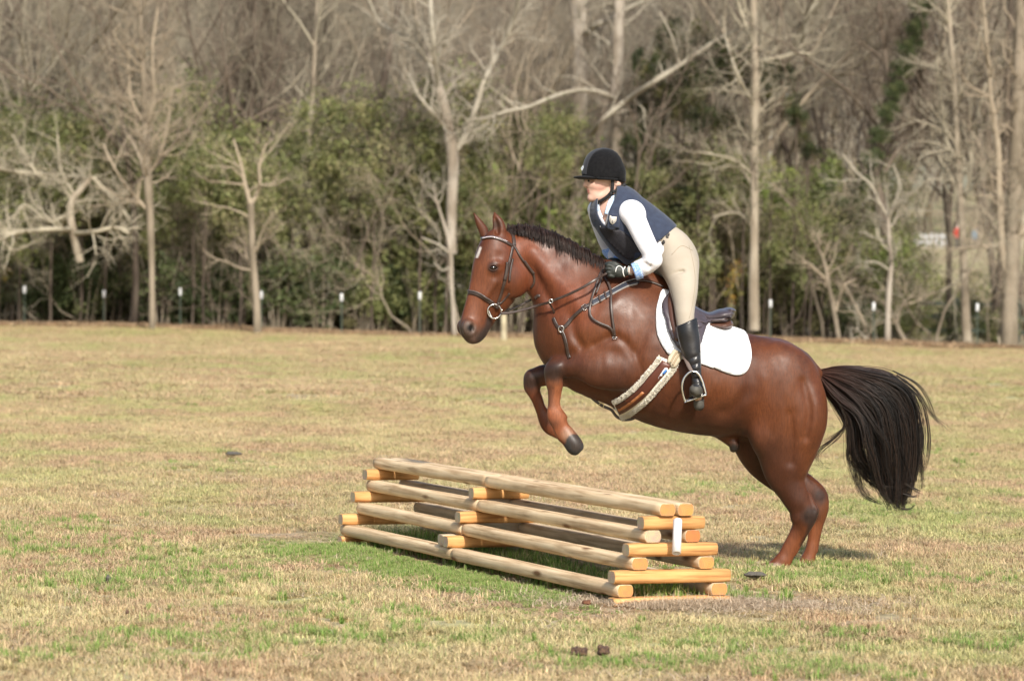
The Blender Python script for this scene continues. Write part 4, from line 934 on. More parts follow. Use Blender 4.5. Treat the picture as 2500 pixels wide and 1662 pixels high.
# ================================================================ FENCE POSTS, FAR RAIL FENCE, LAMP, PEOPLE
M_cap = mat('white_cap', (.62, .63, .64, 1), .6); M_pk = mat('white_paint', (.42, .43, .44, 1), .7); M_tp = mat('green_steel', (.045, .06, .04, 1), .7); M_wp = mat('pale_post', (.42, .36, .23, 1), .85, noise=(4, (.3, .25, .16, 1), .4, .6))
def cap_post(px, top, base, label, cap=True):
    D = 97.0; b0 = P(px, base, D); D = float(edge_y(b0.x)) + .1; b0 = P(px, base, D); t0 = P(px, top, D); zb = float(terr(b0.x, D)); o = empty('fence_post', (b0.x, D, zb), label, 'fence post')
    T = Tubes(); T.add([(b0.x, D, zb - .1), (t0.x, D, t0.z)], .022, 5, close=True); T.build('post', M_tp, o)
    T = Tubes(); T.add([(t0.x, D - .01, t0.z - .20), (t0.x, D - .01, t0.z - .18), (t0.x, D - .01, t0.z - .02), (t0.x, D - .01, t0.z + .02)], [.038, .048, .048, .032], 8, close=True); T.build('cap', M_cap, o)
for px, top, base, lb in ((60, 699, 796, 'white-capped steel fence post at the far left of the field edge'), (254, 710, 800, 'white-capped steel fence post between the far left one and the slender pale tree'), (440, 704, 806, 'white-capped steel fence post just right of the slender pale tree'),
                          (638, 712, 812, 'white-capped steel fence post hidden beside the Y-shaped tree trunk'), (834, 718, 815, 'white-capped steel fence post standing alone left of centre'), (1025, 714, 818, 'white-capped steel fence post left of the horse nose sapling'),
                          (1881, 733, 826, 'white-capped steel fence post just right of the saddle'), (2133, 740, 836, 'white-capped steel fence post left of the thin forked tree'), (2386, 742, 845, 'white-capped steel fence post right of the spreading grey tree')):
    cap_post(px, top, base, lb)
for px, top, base, w_, lb in ((1230, 768, 842, 14, 'short pale wooden post under the horse bit'), (1340, 735, 832, 11, 'thin pale wooden post under the horse throat')):
    D = 92.0; b0 = P(px, base, D); t0 = P(px, top, D); T = Tubes(); T.add([(b0.x, D, -.1), (t0.x, D, t0.z)], w_ * D / F_PX / 2, 8, close=True)
    o = T.build('wooden_post', M_wp); tag(o, lb, 'post')
M_fence = mat('dark_fence', (.035, .045, .035, 1), .9)
FD = 107
fen = empty('rail_fence', (P(1950, 780, 107).x, 107, 0), 'dark board fence with three rails behind the wood edge on the right', 'fence')
x0, x1 = P(1880, 780, FD).x, P(2640, 780, FD).x; nP = 6
for k in range(nP):
    x = x0 + (x1 - x0) * k / (nP - 1); z = float(terr(x, FD)); me = bpy.data.meshes.new('post'); bm = bmesh.new(); bmesh.ops.create_cube(bm, size=1); bmesh.ops.scale(bm, vec=(.12, .12, 1.6), verts=bm.verts); bmesh.ops.translate(bm, vec=(x, FD + .08, z + .6), verts=bm.verts); bm.to_mesh(me); bm.free(); link_mesh('post', me, M_fence, fen)
    if k < nP - 1:
        xa, xb = x, x0 + (x1 - x0) * (k + 1) / (nP - 1)
        for h in (.35, .78, 1.2):
            me = bpy.data.meshes.new('rail'); bm = bmesh.new(); bmesh.ops.create_cube(bm, size=1); bmesh.ops.scale(bm, vec=(xb - xa - .01, .04, .14), verts=bm.verts); bmesh.ops.translate(bm, vec=((xa + xb) / 2, FD, float(terr((xa + xb) / 2, FD)) + h), verts=bm.verts); bm.to_mesh(me); bm.free(); link_mesh('rail', me, M_fence, fen)
# lamp pole
D = 121; b0 = P(1873, 640, D); zb = float(terr(b0.x, D)); lp = empty('lamp_pole', (b0.x, D, zb), 'tall pale pole with white floodlights on a crossbar, behind the wood right of the rider', 'lamp pole')
t0 = P(1881, 240, D); T = Tubes(); T.add([(b0.x, D, zb), (t0.x, D, t0.z)], [.10, .08], 8, close=True); T.build('pole', mat('pale_pole', (.62, .60, .56, 1), .7), lp)
T = Tubes(); T.add([(t0.x - .15, D, t0.z), (t0.x + .62, D, t0.z)], .03, 6); T.build('crossbar', MATS['pale_pole'], lp)
for dx in (-.1, .18, .55):
    T = Tubes(); T.add([(t0.x + dx, D - .3, t0.z - .1), (t0.x + dx, D, t0.z + .15)], [.13, .07], 10, close=True); T.build('floodlight', mat('lamp_housing', (.80, .82, .84, 1), .3), lp)
# far person in red, white rails
D = 245; M_red = mat('red_cloth', (.50, .035, .025, 1), .8); M_dk = mat('dark_cloth', (.05, .05, .07, 1), .8)
def far_person(px, D, label, mc, hc):
    x = P(px, 600, D).x; z = float(terr(x, D)); o = empty('person', (x, D, z), label, 'person')
    s = SDF((x - .5, D - .35, z - .05), (x + .5, D + .35, z + 1.85), .03)
    for sg in (-1, 1): s.tube([[x + sg * .1, D, z + .04, .06, .07], [x + sg * .1, D, z + .45, .07, .07], [x + sg * .09, D, z + .85, .1, .1]], k=.04)
    s.tube([[x, D, z + .85, .17, .12], [x, D, z + 1.1, .16, .12], [x, D, z + 1.35, .21, .12], [x, D, z + 1.45, .12, .08]], k=.05)
    for sg in (-1, 1): s.tube([[x + sg * .2, D, z + 1.38, .06, .06], [x + sg * .27, D, z + 1.1, .05, .05], [x + sg * .26, D - .05, z + .82, .04, .04]], k=.03)
    s.tube([[x, D, z + 1.45, .06, .06], [x, D, z + 1.55, .06, .06]], k=.03); s.ell((x, D, z + 1.65), .10, .125, .10, 0, k=.02)
    V, Q = s.extract(1); me = np_mesh('body', V, Q); zz_ = V[:, 2] - z
    C = np.where((zz_ > 1.5)[:, None], np.array(hc), np.where((zz_ > .8)[:, None], np.array(mc), np.array((.05, .05, .07)))); vcol(me, C); link_mesh('body', me, mat('far_cloth', attr='Col', rough=.8), o)
far_person(2338, 245, 'distant person in a red top and pale hat behind the right wood', (.50, .035, .025), (.6, .5, .45))
far_person(2382, 250, 'distant person in pale blue behind the right wood, right of the red one', (.20, .28, .36), (.3, .22, .16))
wr = empty('white_fence', (P(2280, 600, 248).x, 248, 4), 'distant white rails and pickets at the far right behind the wood', 'fence')
xa, xb = P(2236, 600, 248).x, P(2312, 600, 248).x; zb = float(terr(xa, 248))
for k in range(7):
    x = xa + (xb - xa) * k / 6; me = bpy.data.meshes.new('post'); bm = bmesh.new(); bmesh.ops.create_cube(bm, size=1); bmesh.ops.scale(bm, vec=(.2, .1, 1.1), verts=bm.verts); bmesh.ops.translate(bm, vec=(x, 248, zb + .55), verts=bm.verts); bm.to_mesh(me); bm.free(); link_mesh('post', me, M_pk, wr)
for h in (.35, .85):
    me = bpy.data.meshes.new('rail'); bm = bmesh.new(); bmesh.ops.create_cube(bm, size=1); bmesh.ops.scale(bm, vec=(xb - xa, .06, .2), verts=bm.verts); bmesh.ops.translate(bm, vec=((xa + xb) / 2, 247.9, zb + h), verts=bm.verts); bm.to_mesh(me); bm.free(); link_mesh('rail', me, M_pk, wr)

ordinals()
# ================================================================ HORSE
HD = 20.25
def build_horse():
    lo = (-0.42, HD - .48, 0.0); hi = (2.05, HD + .48, 2.2)
    s = SDF(lo, hi, 0.0085)
    # trunk
    s.tube([sec(1418, 712, 1378, 868, HD, .15), sec(1440, 690, 1392, 920, HD, .20), sec(1512, 672, 1425, 962, HD, .245), sec(1585, 688, 1500, 994, HD, .275),
            sec(1652, 738, 1590, 1038, HD, .30), sec(1735, 784, 1680, 1058, HD, .315), sec(1812, 811, 1762, 1066, HD, .30),
            sec(1885, 824, 1845, 1050, HD, .275), sec(1925, 850, 1905, 1020, HD, .22)], k=.02, n=4)
    # neck
    s.tube([sec(1243, 575, 1290, 684, HD - .01, .075), sec(1301, 560, 1312, 716, HD, .08), sec(1357, 578, 1338, 744, HD, .09),
            sec(1410, 602, 1356, 785, HD, .115), sec(1462, 632, 1370, 835, HD, .15), sec(1525, 664, 1400, 870, HD, .19)], k=.05, n=4)
    s.tube([pt(1490, 650, 22, HD, .035), pt(1560, 675, 26, HD, .05), pt(1625, 712, 30, HD, .08)], k=.05)   # withers
    for sg in (-1, 1):   # shoulder, arm muscles, chest
        s.tube([pt(1545, 720, 20, HD + sg * .13, .05), pt(1480, 775, 32, HD + sg * .185, .055), pt(1415, 835, 34, HD + sg * .17, .06)], k=.06)
        s.ell(P(1510, 850, HD + sg * .16), .17, .12, .095, -35, k=.05)
        s.ell(P(1392, 838, HD + sg * .085), .10, .08, .08, 60, k=.05)
        s.ell(P(1900, 905, HD + sg * .12), .17, .15, .12, -25, k=.06)
    # hindquarters
    def hind(D, far):
        if not far:
            s.tube([sec(1830, 910, 1985, 905, D, .13), sec(1822, 960, 2013, 960, D - .01, .145), sec(1828, 1020, 2015, 1025, D - .01, .14),
                    sec(1838, 1070, 2003, 1078, D, .12), sec(1854, 1120, 1982, 1125, D, .095), sec(1872, 1165, 1963, 1158, D, .075),
                    sec(1897, 1200, 1970, 1193, D, .056), sec(1920, 1232, 1975, 1222, D, .044)], k=.045, n=4)
            s.tube([sec(1908, 1214, 1974, 1206, D, .050), sec(1926, 1242, 1984, 1232, D, .042), sec(1934, 1264, 1992, 1256, D + .005, .043), sec(1934, 1286, 1978, 1288, D + .01, .032), sec(1925, 1305, 1962, 1312, D + .012, .024), sec(1912, 1330, 1949, 1338, D + .015, .023),
                    sec(1899, 1353, 1938, 1362, D + .02, .027), sec(1884, 1368, 1928, 1384, D + .02, .035), sec(1872, 1378, 1900, 1396, D + .02, .03)], k=.012, n=4)
            s.tube([pt(1892, 1381, 13, D + .02, .034), pt(1868, 1386, 13, D + .02, .036), pt(1850, 1393, 17, D + .02, .05)], k=.02)
            s.tube([pt(1976, 1205, 4, D, .014), pt(1986, 1232, 6, D, .02), pt(1992, 1248, 7, D, .022), pt(1983, 1275, 6, D, .018), pt(1966, 1308, 4.5, D + .01, .012), pt(1942, 1352, 4.5, D + .02, .012)], k=.010)   # point of hock and tendon
            s.ell(P(1860, 1062, D - .05), .08, .12, .08, 10, k=.05)
            s.ell(P(1978, 1010, D - .03), .10, .2, .12, 0, k=.05)
        else:
            s.tube([sec(1815, 960, 1980, 960, D, .13), sec(1800, 1040, 1960, 1040, D, .13), sec(1800, 1118, 1905, 1040, D, .11), sec(1836, 1158, 1925, 1088, D, .08),
                    sec(1880, 1190, 1950, 1128, D, .062), sec(1925, 1215, 1985, 1162, D, .052), sec(1962, 1243, 2012, 1190, D, .045),
                    sec(1972, 1262, 2016, 1225, D, .042), sec(1975, 1285, 2010, 1268, D, .032), sec(1971, 1315, 2001, 1312, D, .027),
                    sec(1962, 1348, 1993, 1350, D, .027), sec(1950, 1370, 1986, 1374, D, .034), sec(1940, 1382, 1962, 1390, D, .03)], k=.04, n=4)
            s.tube([pt(1958, 1378, 12, D, .03), pt(1938, 1386, 14, D, .05)], k=.02)
            s.tube([pt(1995, 1176, 4, D, .014), pt(2006, 1192, 7, D, .022), pt(2010, 1206, 7, D, .022), pt(2007, 1235, 5.5, D, .016), pt(2003, 1280, 4.5, D, .013), pt(1993, 1345, 4.5, D, .012)], k=.010)
    hind(HD - .12, False); hind(HD + .13, True)
    s.tube([pt(1905, 850, 18, HD, .08), pt(1960, 885, 22, HD, .07), pt(1996, 912, 16, HD, .04), pt(2015, 908, 9, HD, .03)], k=.05)   # dock
    # muscle relief: jugular groove, jaw, point of shoulder, elbow fold, flank, thigh seams
    s.blur((-.2, HD - .46, .55), (2.04, HD + .46, 2.05), 3, 2)
    g = lambda pts, k: s.tube([pt(a, b, r, HD - y + .020, .02) for a, b, r, y in pts], k=k, sub=True)
    g([(1306, 650, 4, .118), (1320, 695, 5, .125), (1348, 745, 6, .15)], .05)
    g([(1392, 770, 5, .245), (1402, 815, 6, .255), (1420, 845, 5, .262)], .05)
    g([(1450, 842, 3, .275), (1505, 822, 4, .300), (1548, 866, 4, .312), (1562, 935, 4, .308)], .045)
    g([(1838, 870, 8, .342), (1843, 950, 10, .342), (1838, 1015, 9, .338)], .07)
    g([(1928, 1010, 4, .302), (1933, 1070, 4, .280), (1930, 1130, 4, .24)], .045)
    g([(1962, 930, 4, .285), (1976, 1000, 4, .290), (1968, 1070, 4, .268)], .045)
    g([(1600, 720, 6, .262), (1578, 800, 6, .318), (1556, 860, 5, .318)], .05)
    g([(1770, 1010, 6, .30), (1800, 990, 6, .33), (1830, 960, 6, .34)], .06)
    s.tube([pt(1300, 620, 12, HD - .072, .02), pt(1360, 690, 16, HD - .105, .03), pt(1430, 760, 18, HD - .175, .04)], k=.06)
    s.blur((-.2, HD - .46, .45), (2.04, HD + .46, 2.05), 1, 2)
    # near foreleg
    s.tube([pt(1765, 1058, 18, HD, .05), pt(1790, 1080, 15, HD - .03, .045), pt(1790, 1096, 9, HD - .03, .035)], k=.03)   # sheath
    D = HD - .15
    s.tube([sec(1535, 862, 1505, 950, D - .07, .075), sec(1475, 855, 1462, 948, D - .06, .078), sec(1425, 859, 1420, 928, D - .03, .064), sec(1385, 868, 1388, 920, D - .01, .052),
            sec(1350, 876, 1362, 926, D, .048), sec(1334, 908, 1368, 926, D, .046)], k=.035, n=4)
    s.tube([sec(1330, 905, 1372, 921, D, .047), sec(1331, 926, 1373, 936, D, .042), sec(1336, 946, 1370, 948, D, .031), sec(1338, 966, 1364, 967, D, .024), sec(1338, 990, 1364, 988, D, .024),
            sec(1335, 1006, 1368, 1000, D, .029), sec(1337, 1024, 1380, 1010, D, .037), sec(1348, 1043, 1384, 1024, D, .031), sec(1355, 1058, 1389, 1036, D, .027), sec(1362, 1072, 1398, 1046, D, .034)], k=.010, n=4)
    s.tube([sec(1366, 1076, 1396, 1044, D, .037), sec(1376, 1085, 1403, 1052, D, .042), sec(1387, 1100, 1416, 1068, D, .050), sec(1394, 1106, 1420, 1078, D, .048)], k=.006, n=3)
    s.ell(P(1433, 1117, D), .10, .052, .12, 48, k=.004, sub=True)
    s.ell(P(1354, 902, D - .005), .055, .05, .05, 40, k=.02)
    s.tube([pt(1371, 938, 4, D, .012), pt(1366, 965, 4.5, D, .011), pt(1366, 992, 4.5, D, .011), pt(1379, 1018, 7.5, D, .018)], k=.007)
    s.ell(P(1362, 899, D - .03), .045, .035, .03, 40, k=.015)
    # far foreleg
    D = HD + .14
    s.tube([sec(1480, 870, 1470, 955, D, .085), sec(1420, 880, 1410, 950, D, .07), sec(1360, 886, 1355, 940, D, .06), sec(1320, 892, 1325, 942, D, .05),
            sec(1293, 902, 1318, 940, D, .046)], k=.035, n=4)
    s.tube([sec(1282, 915, 1322, 935, D, .046), sec(1278, 938, 1320, 944, D, .042), sec(1288, 962, 1319, 954, D, .030), sec(1299, 982, 1325, 970, D, .024), sec(1308, 1006, 1333, 994, D, .024), sec(1316, 1030, 1348, 1008, D, .031),
            sec(1324, 1050, 1364, 1024, D, .036), sec(1342, 1062, 1368, 1034, D, .028), sec(1352, 1066, 1378, 1040, D, .03)], k=.010, n=4)
    s.tube([pt(1365, 1050, 15, D, .034), pt(1382, 1060, 17, D, .042), pt(1393, 1071, 16, D, .05)], k=.008, n=3)
    s.ell(P(1299, 922, D), .05, .048, .048, 50, k=.02)
    # head, turned a little towards the viewer
    th = math.radians(20); L = (-math.sin(th), math.cos(th), 0)
    hd = lambda x: HD + (x - 1262) * .0010
    def hs(x1, y1, x2, y2, wl): return sec(x1, y1, x2, y2, hd((x1 + x2) / 2), wl)
    s.tube([hs(1186, 583, 1246, 580, .055), hs(1164, 612, 1268, 622, .088), hs(1152, 645, 1278, 664, .098), hs(1146, 680, 1272, 704, .082),
            hs(1141, 708, 1248, 736, .066), hs(1134, 738, 1225, 760, .055), hs(1126, 768, 1208, 783, .052), hs(1121, 792, 1192, 803, .056),
            hs(1128, 812, 1184, 812, .05)], k=.03, L=L, n=4)
    s.tube([pt(1180, 790, 14, hd(1180), .045), pt(1176, 812, 13, hd(1176), .04), pt(1166, 824, 11, hd(1166), .035)], k=.012, L=L)   # lower lip, chin
    s.tube([pt(1140, 812, 13, hd(1140), .045), pt(1150, 826, 11, hd(1150), .04)], k=.012, L=L)   # upper lip
    LV = np.array(L)
    def hp(x, y, lat): return np.array(P(x, y, hd(x))) - LV * lat   # lat towards the viewer
    for sg in (1, -1):
        s.ell(hp(1244, 682, sg * .058), .115, .115, .05, 0, k=.02, L=L)            # jowl
        s.tube([list(hp(1196, 690, sg * .075)) + [.016, .014], list(hp(1178, 722, sg * .06)) + [.012, .012]], k=.03, L=L)   # facial crest
        s.ell(hp(1199, 650, sg * .078), .05, .035, .03, 30, k=.03, L=L)             # orbit
        s.ell(hp(1205, 622, sg * .118), .024, .03, .02, 0, k=.03, L=L, sub=True)       # hollow above the eye
        s.ell(hp(1138, 800, sg * .048), .042, .052, .026, 15, k=.02, L=L)           # nostril flare
    s.tube([list(hp(1222, 716, .09)) + [.02, .012], list(hp(1205, 760, .078)) + [.018, .012], list(hp(1188, 785, .07)) + [.01, .01]], k=.03, L=L, sub=True)
    s.ell(hp(1146, 800, .078), .019, .038, .03, -12, k=.008, L=L, sub=True)         # nostril
    s.tube([list(hp(1199, 779, .07)) + [.006, .03], list(hp(1190, 800, .07)) + [.006, .032], list(hp(1172, 824, .06)) + [.006, .03]], k=.006, L=L, sub=True)
    s.ell(hp(1204, 653, .120), .026, .016, .018, 5, k=.008, L=L, sub=True)
    # ears
    s.tube([pt(1222, 580, 13, HD - .06, .03), pt(1220, 560, 16, HD - .065, .026), pt(1216, 543, 13.5, HD - .065, .022), pt(1210, 529, 7.5, HD - .06, .015), pt(1206, 518, 1.5, HD - .055, .005)], k=.012)
    s.tube([pt(1186, 580, 12, HD + .03, .03), pt(1179, 560, 12, HD + .03, .024), pt(1170, 545, 9.5, HD + .03, .018), pt(1162, 530, 5, HD + .03, .012), pt(1155, 517, 1, HD + .03, .004)], k=.012)
    s.tube([pt(1214, 568, 6, HD - .105, .03), pt(1213, 552, 8, HD - .105, .034), pt(1210, 538, 5, HD - .098, .028), pt(1207, 528, 2, HD - .085, .015)], k=.008, sub=True)
    V, Q = s.extract(2)
    return V, Q, hp, L, hd

horse = empty('horse', P(1650, 1380, HD), 'chestnut horse in mid jump with black mane and tail and a small white star', 'horse')
HV, HQ, hp, HL, hdep = build_horse()
from mathutils import noise as mnoise
_d = np.empty((len(HV), 1)); 
for _i, _p in enumerate(HV.tolist()):
    _v = Vector((_p[0] * 9, _p[1] * 9, _p[2] * 5)); _d[_i] = mnoise.noise(_v) * .0045 + mnoise.noise(_v * 2.7) * .0018
_n = np_mesh('tmp', HV, HQ); _nn = np.empty(len(HV) * 3, np.float32); _n.vertices.foreach_get('normal', _nn); bpy.data.meshes.remove(_n)
_soft = 1 - .8 * np.clip((1.30 - HV[:, [0]] * 0 - 1.30 + (HV[:, [0]] < .12)), 0, 1)
HV = HV + _nn.reshape(-1, 3) * _d * _soft
hm = np_mesh('body', HV, HQ)
# coat colours by place on the body (coat markings, plus shade painted on belly and upper legs)
def near(x, y, r, D=HD, soft=.5, lat=99):
    c = np.array(P(x, y, D)); d = np.linalg.norm((HV - c) * np.array([1, 0 if lat > 50 else 1, 1]), axis=1); R = r * HD / F_PX
    return np.clip((R * (1 + soft) - d) / (R * 2 * soft), 0, 1)
def line_w(pts, r, soft=.5):
    return np.max([near(a[0], a[1], r, soft=soft) for a in spline([list(p) for p in pts], 5)], axis=0)
base = np.array([.112, .0350, .0128]); C = np.tile(base, (len(HV), 1))
def mixc(c, wgt):
    global C
    C = C * (1 - wgt[:, None]) + np.array(c) * wgt[:, None]
zz = HV[:, 2]
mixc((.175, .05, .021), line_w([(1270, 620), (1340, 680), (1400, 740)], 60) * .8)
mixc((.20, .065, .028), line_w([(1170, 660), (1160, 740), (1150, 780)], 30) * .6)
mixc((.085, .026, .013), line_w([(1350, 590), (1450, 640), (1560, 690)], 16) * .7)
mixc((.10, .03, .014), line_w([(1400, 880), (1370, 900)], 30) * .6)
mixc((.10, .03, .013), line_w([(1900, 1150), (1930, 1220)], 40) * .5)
mixc((.070, .024, .0125), line_w([(1540, 950), (1700, 1035), (1790, 1040)], 42, .9) * .75)  # shade under the belly, painted into the coat colour
mixc((.062, .024, .014), line_w([(1380, 895), (1440, 905), (1500, 925)], 26, .8) * .7)  # painted shade along the lower side of the forearm
mixc((.060, .022, .012), line_w([(1870, 1100), (1905, 1170), (1945, 1225)], 46, .8) * .75)  # thigh and gaskin darkened as painted shade
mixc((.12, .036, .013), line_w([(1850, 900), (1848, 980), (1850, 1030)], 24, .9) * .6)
mixc((.29, .10, .042), line_w([(1352, 945), (1353, 990), (1362, 1030), (1375, 1050)], 26) * .85)
mixc((.20, .06, .028), line_w([(1300, 965), (1320, 1000), (1345, 1040)], 22) * .6)
mixc((.23, .075, .03), line_w([(1935, 1325), (1905, 1370)], 26) * .8)
mixc((.21, .07, .03), line_w([(1985, 1300), (1975, 1370)], 22) * .8)
mixc((.030, .018, .015), near(1348, 906, 27, soft=.45) * .9); mixc((.030, .018, .015), near(1297, 930, 27, soft=.45) * .9)
mixc((.06, .026, .017), line_w([(1343, 945), (1340, 985)], 9, .6) * .7)
mixc((.03, .018, .015), near(1976, 1256, 24, soft=.35) * .95); mixc((.035, .018, .015), near(2006, 1212, 18, soft=.5) * .9)
mixc((.03, .018, .015), line_w([(1974, 1280), (1966, 1305), (1955, 1325)], 7, .5) * .85)
mixc((.09, .062, .05), line_w([(1130, 800), (1150, 825), (1172, 822)], 22, .6) * .8)
mixc((.04, .03, .027), line_w([(1195, 780), (1190, 800), (1172, 826)], 8) * .9)
mixc((.11, .085, .07), near(1146, 800, 17, soft=.3) * .7)
mixc((.012, .01, .009), near(1149, 799, 8, soft=.3))
mixc((.03, .02, .017), near(1204, 653, 13, soft=.35) * .85)
mixc((.03, .018, .014), near(1213, 548, 11) * .7 * (HV[:, 1] < HD - .07))
mixc((.72, .68, .64), line_w([(1173, 606), (1169, 617), (1165, 627)], 3.2, .25) * (HV[:, 1] < HD - .02))
mixc((.6, .52, .45), line_w([(1874, 1384), (1895, 1384)], 12, .4))
mixc((.34, .21, .14), near(1386, 1058, 15) * .8); mixc((.10, .04, .022), line_w([(1345, 1030), (1356, 1032)], 8, .7) * .7)
mixc((.045, .045, .045), line_w([(1399, 1076), (1393, 1094), (1406, 1090)], 19, .12)); mixc((.05, .04, .035), line_w([(1400, 1068), (1405, 1085)], 12, .2))
mixc((.35, .31, .26), line_w([(1850, 1390), (1858, 1390)], 14, .3)); mixc((.04, .035, .03), near(1938, 1388, 15))
mixc((.03, .025, .022), near(1790, 1092, 14, soft=.6))
mixc((.06, .02, .012), line_w([(1800, 830), (1880, 828), (1960, 880)], 8, .8) * .5)
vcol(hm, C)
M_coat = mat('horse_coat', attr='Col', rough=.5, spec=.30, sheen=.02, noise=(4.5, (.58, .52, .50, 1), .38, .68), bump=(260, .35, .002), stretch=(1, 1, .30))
_t = M_coat.node_tree; _b = _t.nodes['Principled BSDF']; _src = _b.inputs['Base Color'].links[0].from_socket
_tc = _t.nodes.new('ShaderNodeTexCoord'); _mp = _t.nodes.new('ShaderNodeMapping'); _mp.inputs['Scale'].default_value = (1, 1, .16); _mp.inputs['Rotation'].default_value = (0, .6, 0); _t.links.new(_tc.outputs['Object'], _mp.inputs[0])
_n = _t.nodes.new('ShaderNodeTexNoise'); _n.inputs['Scale'].default_value = 130; _n.inputs['Detail'].default_value = 3; _t.links.new(_mp.outputs[0], _n.inputs['Vector'])
_mx = _t.nodes.new('ShaderNodeMix'); _mx.data_type = 'RGBA'; _mx.blend_type = 'MULTIPLY'; _mx.inputs[0].default_value = .55
_r = _t.nodes.new('ShaderNodeMapRange'); _r.inputs[1].default_value = .3; _r.inputs[2].default_value = .7; _r.inputs[3].default_value = .62; _r.inputs[4].default_value = 1.3; _t.links.new(_n.outputs[0], _r.inputs[0])
_t.links.new(_src, _mx.inputs[6]); _t.links.new(_r.outputs[0], _mx.inputs[7]); _t.links.new(_mx.outputs[2], _b.inputs['Base Color'])
_n2 = _t.nodes.new('ShaderNodeTexNoise'); _n2.inputs['Scale'].default_value = 7; _n2.inputs['Detail'].default_value = 6; _t.links.new(_tc.outputs['Object'], _n2.inputs['Vector'])
_r2 = _t.nodes.new('ShaderNodeMapRange'); _r2.inputs[1].default_value = .35; _r2.inputs[2].default_value = .65; _r2.inputs[3].default_value = .36; _r2.inputs[4].default_value = .60; _t.links.new(_n2.outputs[0], _r2.inputs[0]); _t.links.new(_r2.outputs[0], _b.inputs['Roughness'])
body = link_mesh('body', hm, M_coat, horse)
HT = bvh(body)
# eye
M_eye = mat('horse_eye', (.012, .006, .004, 1), .08, spec=.8)
q, nn = hit(HT, 1204, 653)
sphere('eye', q + Vector(nn) * -.006, .019, M_eye, horse, (1.15, .8, .72))
T = Tubes(); T.add(spline([list(hit(HT, a, b_)[0] + Vector((0, -.003 - .006 * c, 0))) for a, b_, c in ((1194, 656, 0), (1198, 648.5, .8), (1205, 646, 1), (1211, 648.5, .6), (1215, 653, 0))], 5), .0042, 6); T.build('eyelid', mat('eyelid', (.05, .02, .012, 1), .6), horse)
T = Tubes(); T.add(spline([list(hit(HT, a, b_)[0] + Vector((0, -.003, 0))) for a, b_ in ((1195, 657), (1203, 660.5), (1211, 658.5), (1216, 653))], 5), .0028, 6); T.build('eyelid', MATS['eyelid'], horse)
# mane and tail: locks of hair
M_hair = mat('horse_hair', attr='Col', rough=.45, spec=.4)
rng = np.random.default_rng(5)
def hair_mane():
    T = Tubes(); crest = spline([(1236, 562), (1270, 556), (1301, 558), (1357, 574), (1412, 602), (1457, 628), (1500, 652), (1540, 668)], 20)
    for i in range(3000):
        t = rng.random() ** .9; f = t * (len(crest) - 1.001); j = int(f); c = crest[j] * (1 - f + j) + crest[j + 1] * (f - j)
        side = rng.normal(0, .012); p = np.array(P(c[0], c[1] + 5, HD + side)); p[2] -= abs(side) * .4
        lock = math.sin(t * 140) * .5 + math.sin(t * 61 + 1) * .5
        up = .008 + .022 * rng.random() * (1.2 - .6 * t) + .006 * lock
        dn = (.01 + .075 * min(1, t / .45) + .045 * t) * (.45 + .55 * rng.random()) * (1 + .25 * lock)
        out = -(.03 + .055 * min(1, t / .3)) * (.5 + .5 * rng.random()); lean = .018 + rng.normal(0, .010) + .012 * lock
        if rng.random() < .30 * (1 - t) ** 2 + .05: dn *= .1; up *= 1.5; out *= .25; lean *= .5
        pts = [p - np.array([0, 0, .01]), p + [lean * .3, out * .3, up * .9], p + [lean * .7, out * .8, up * .5 - dn * .25], p + [lean, out * 1.05, -dn]]
        sp = spline(pts, 4); n = len(sp)
        k = rng.random(); col = np.array([.022, .012, .009, 1]) * (0.6 + 1.3 * k)
        T.add(sp, np.linspace(.0030, .0010, n) * (.7 + .6 * rng.random()), 3, col=np.clip(col, 0, 1))
    return T
mo = hair_mane().build('mane', M_hair, horse)
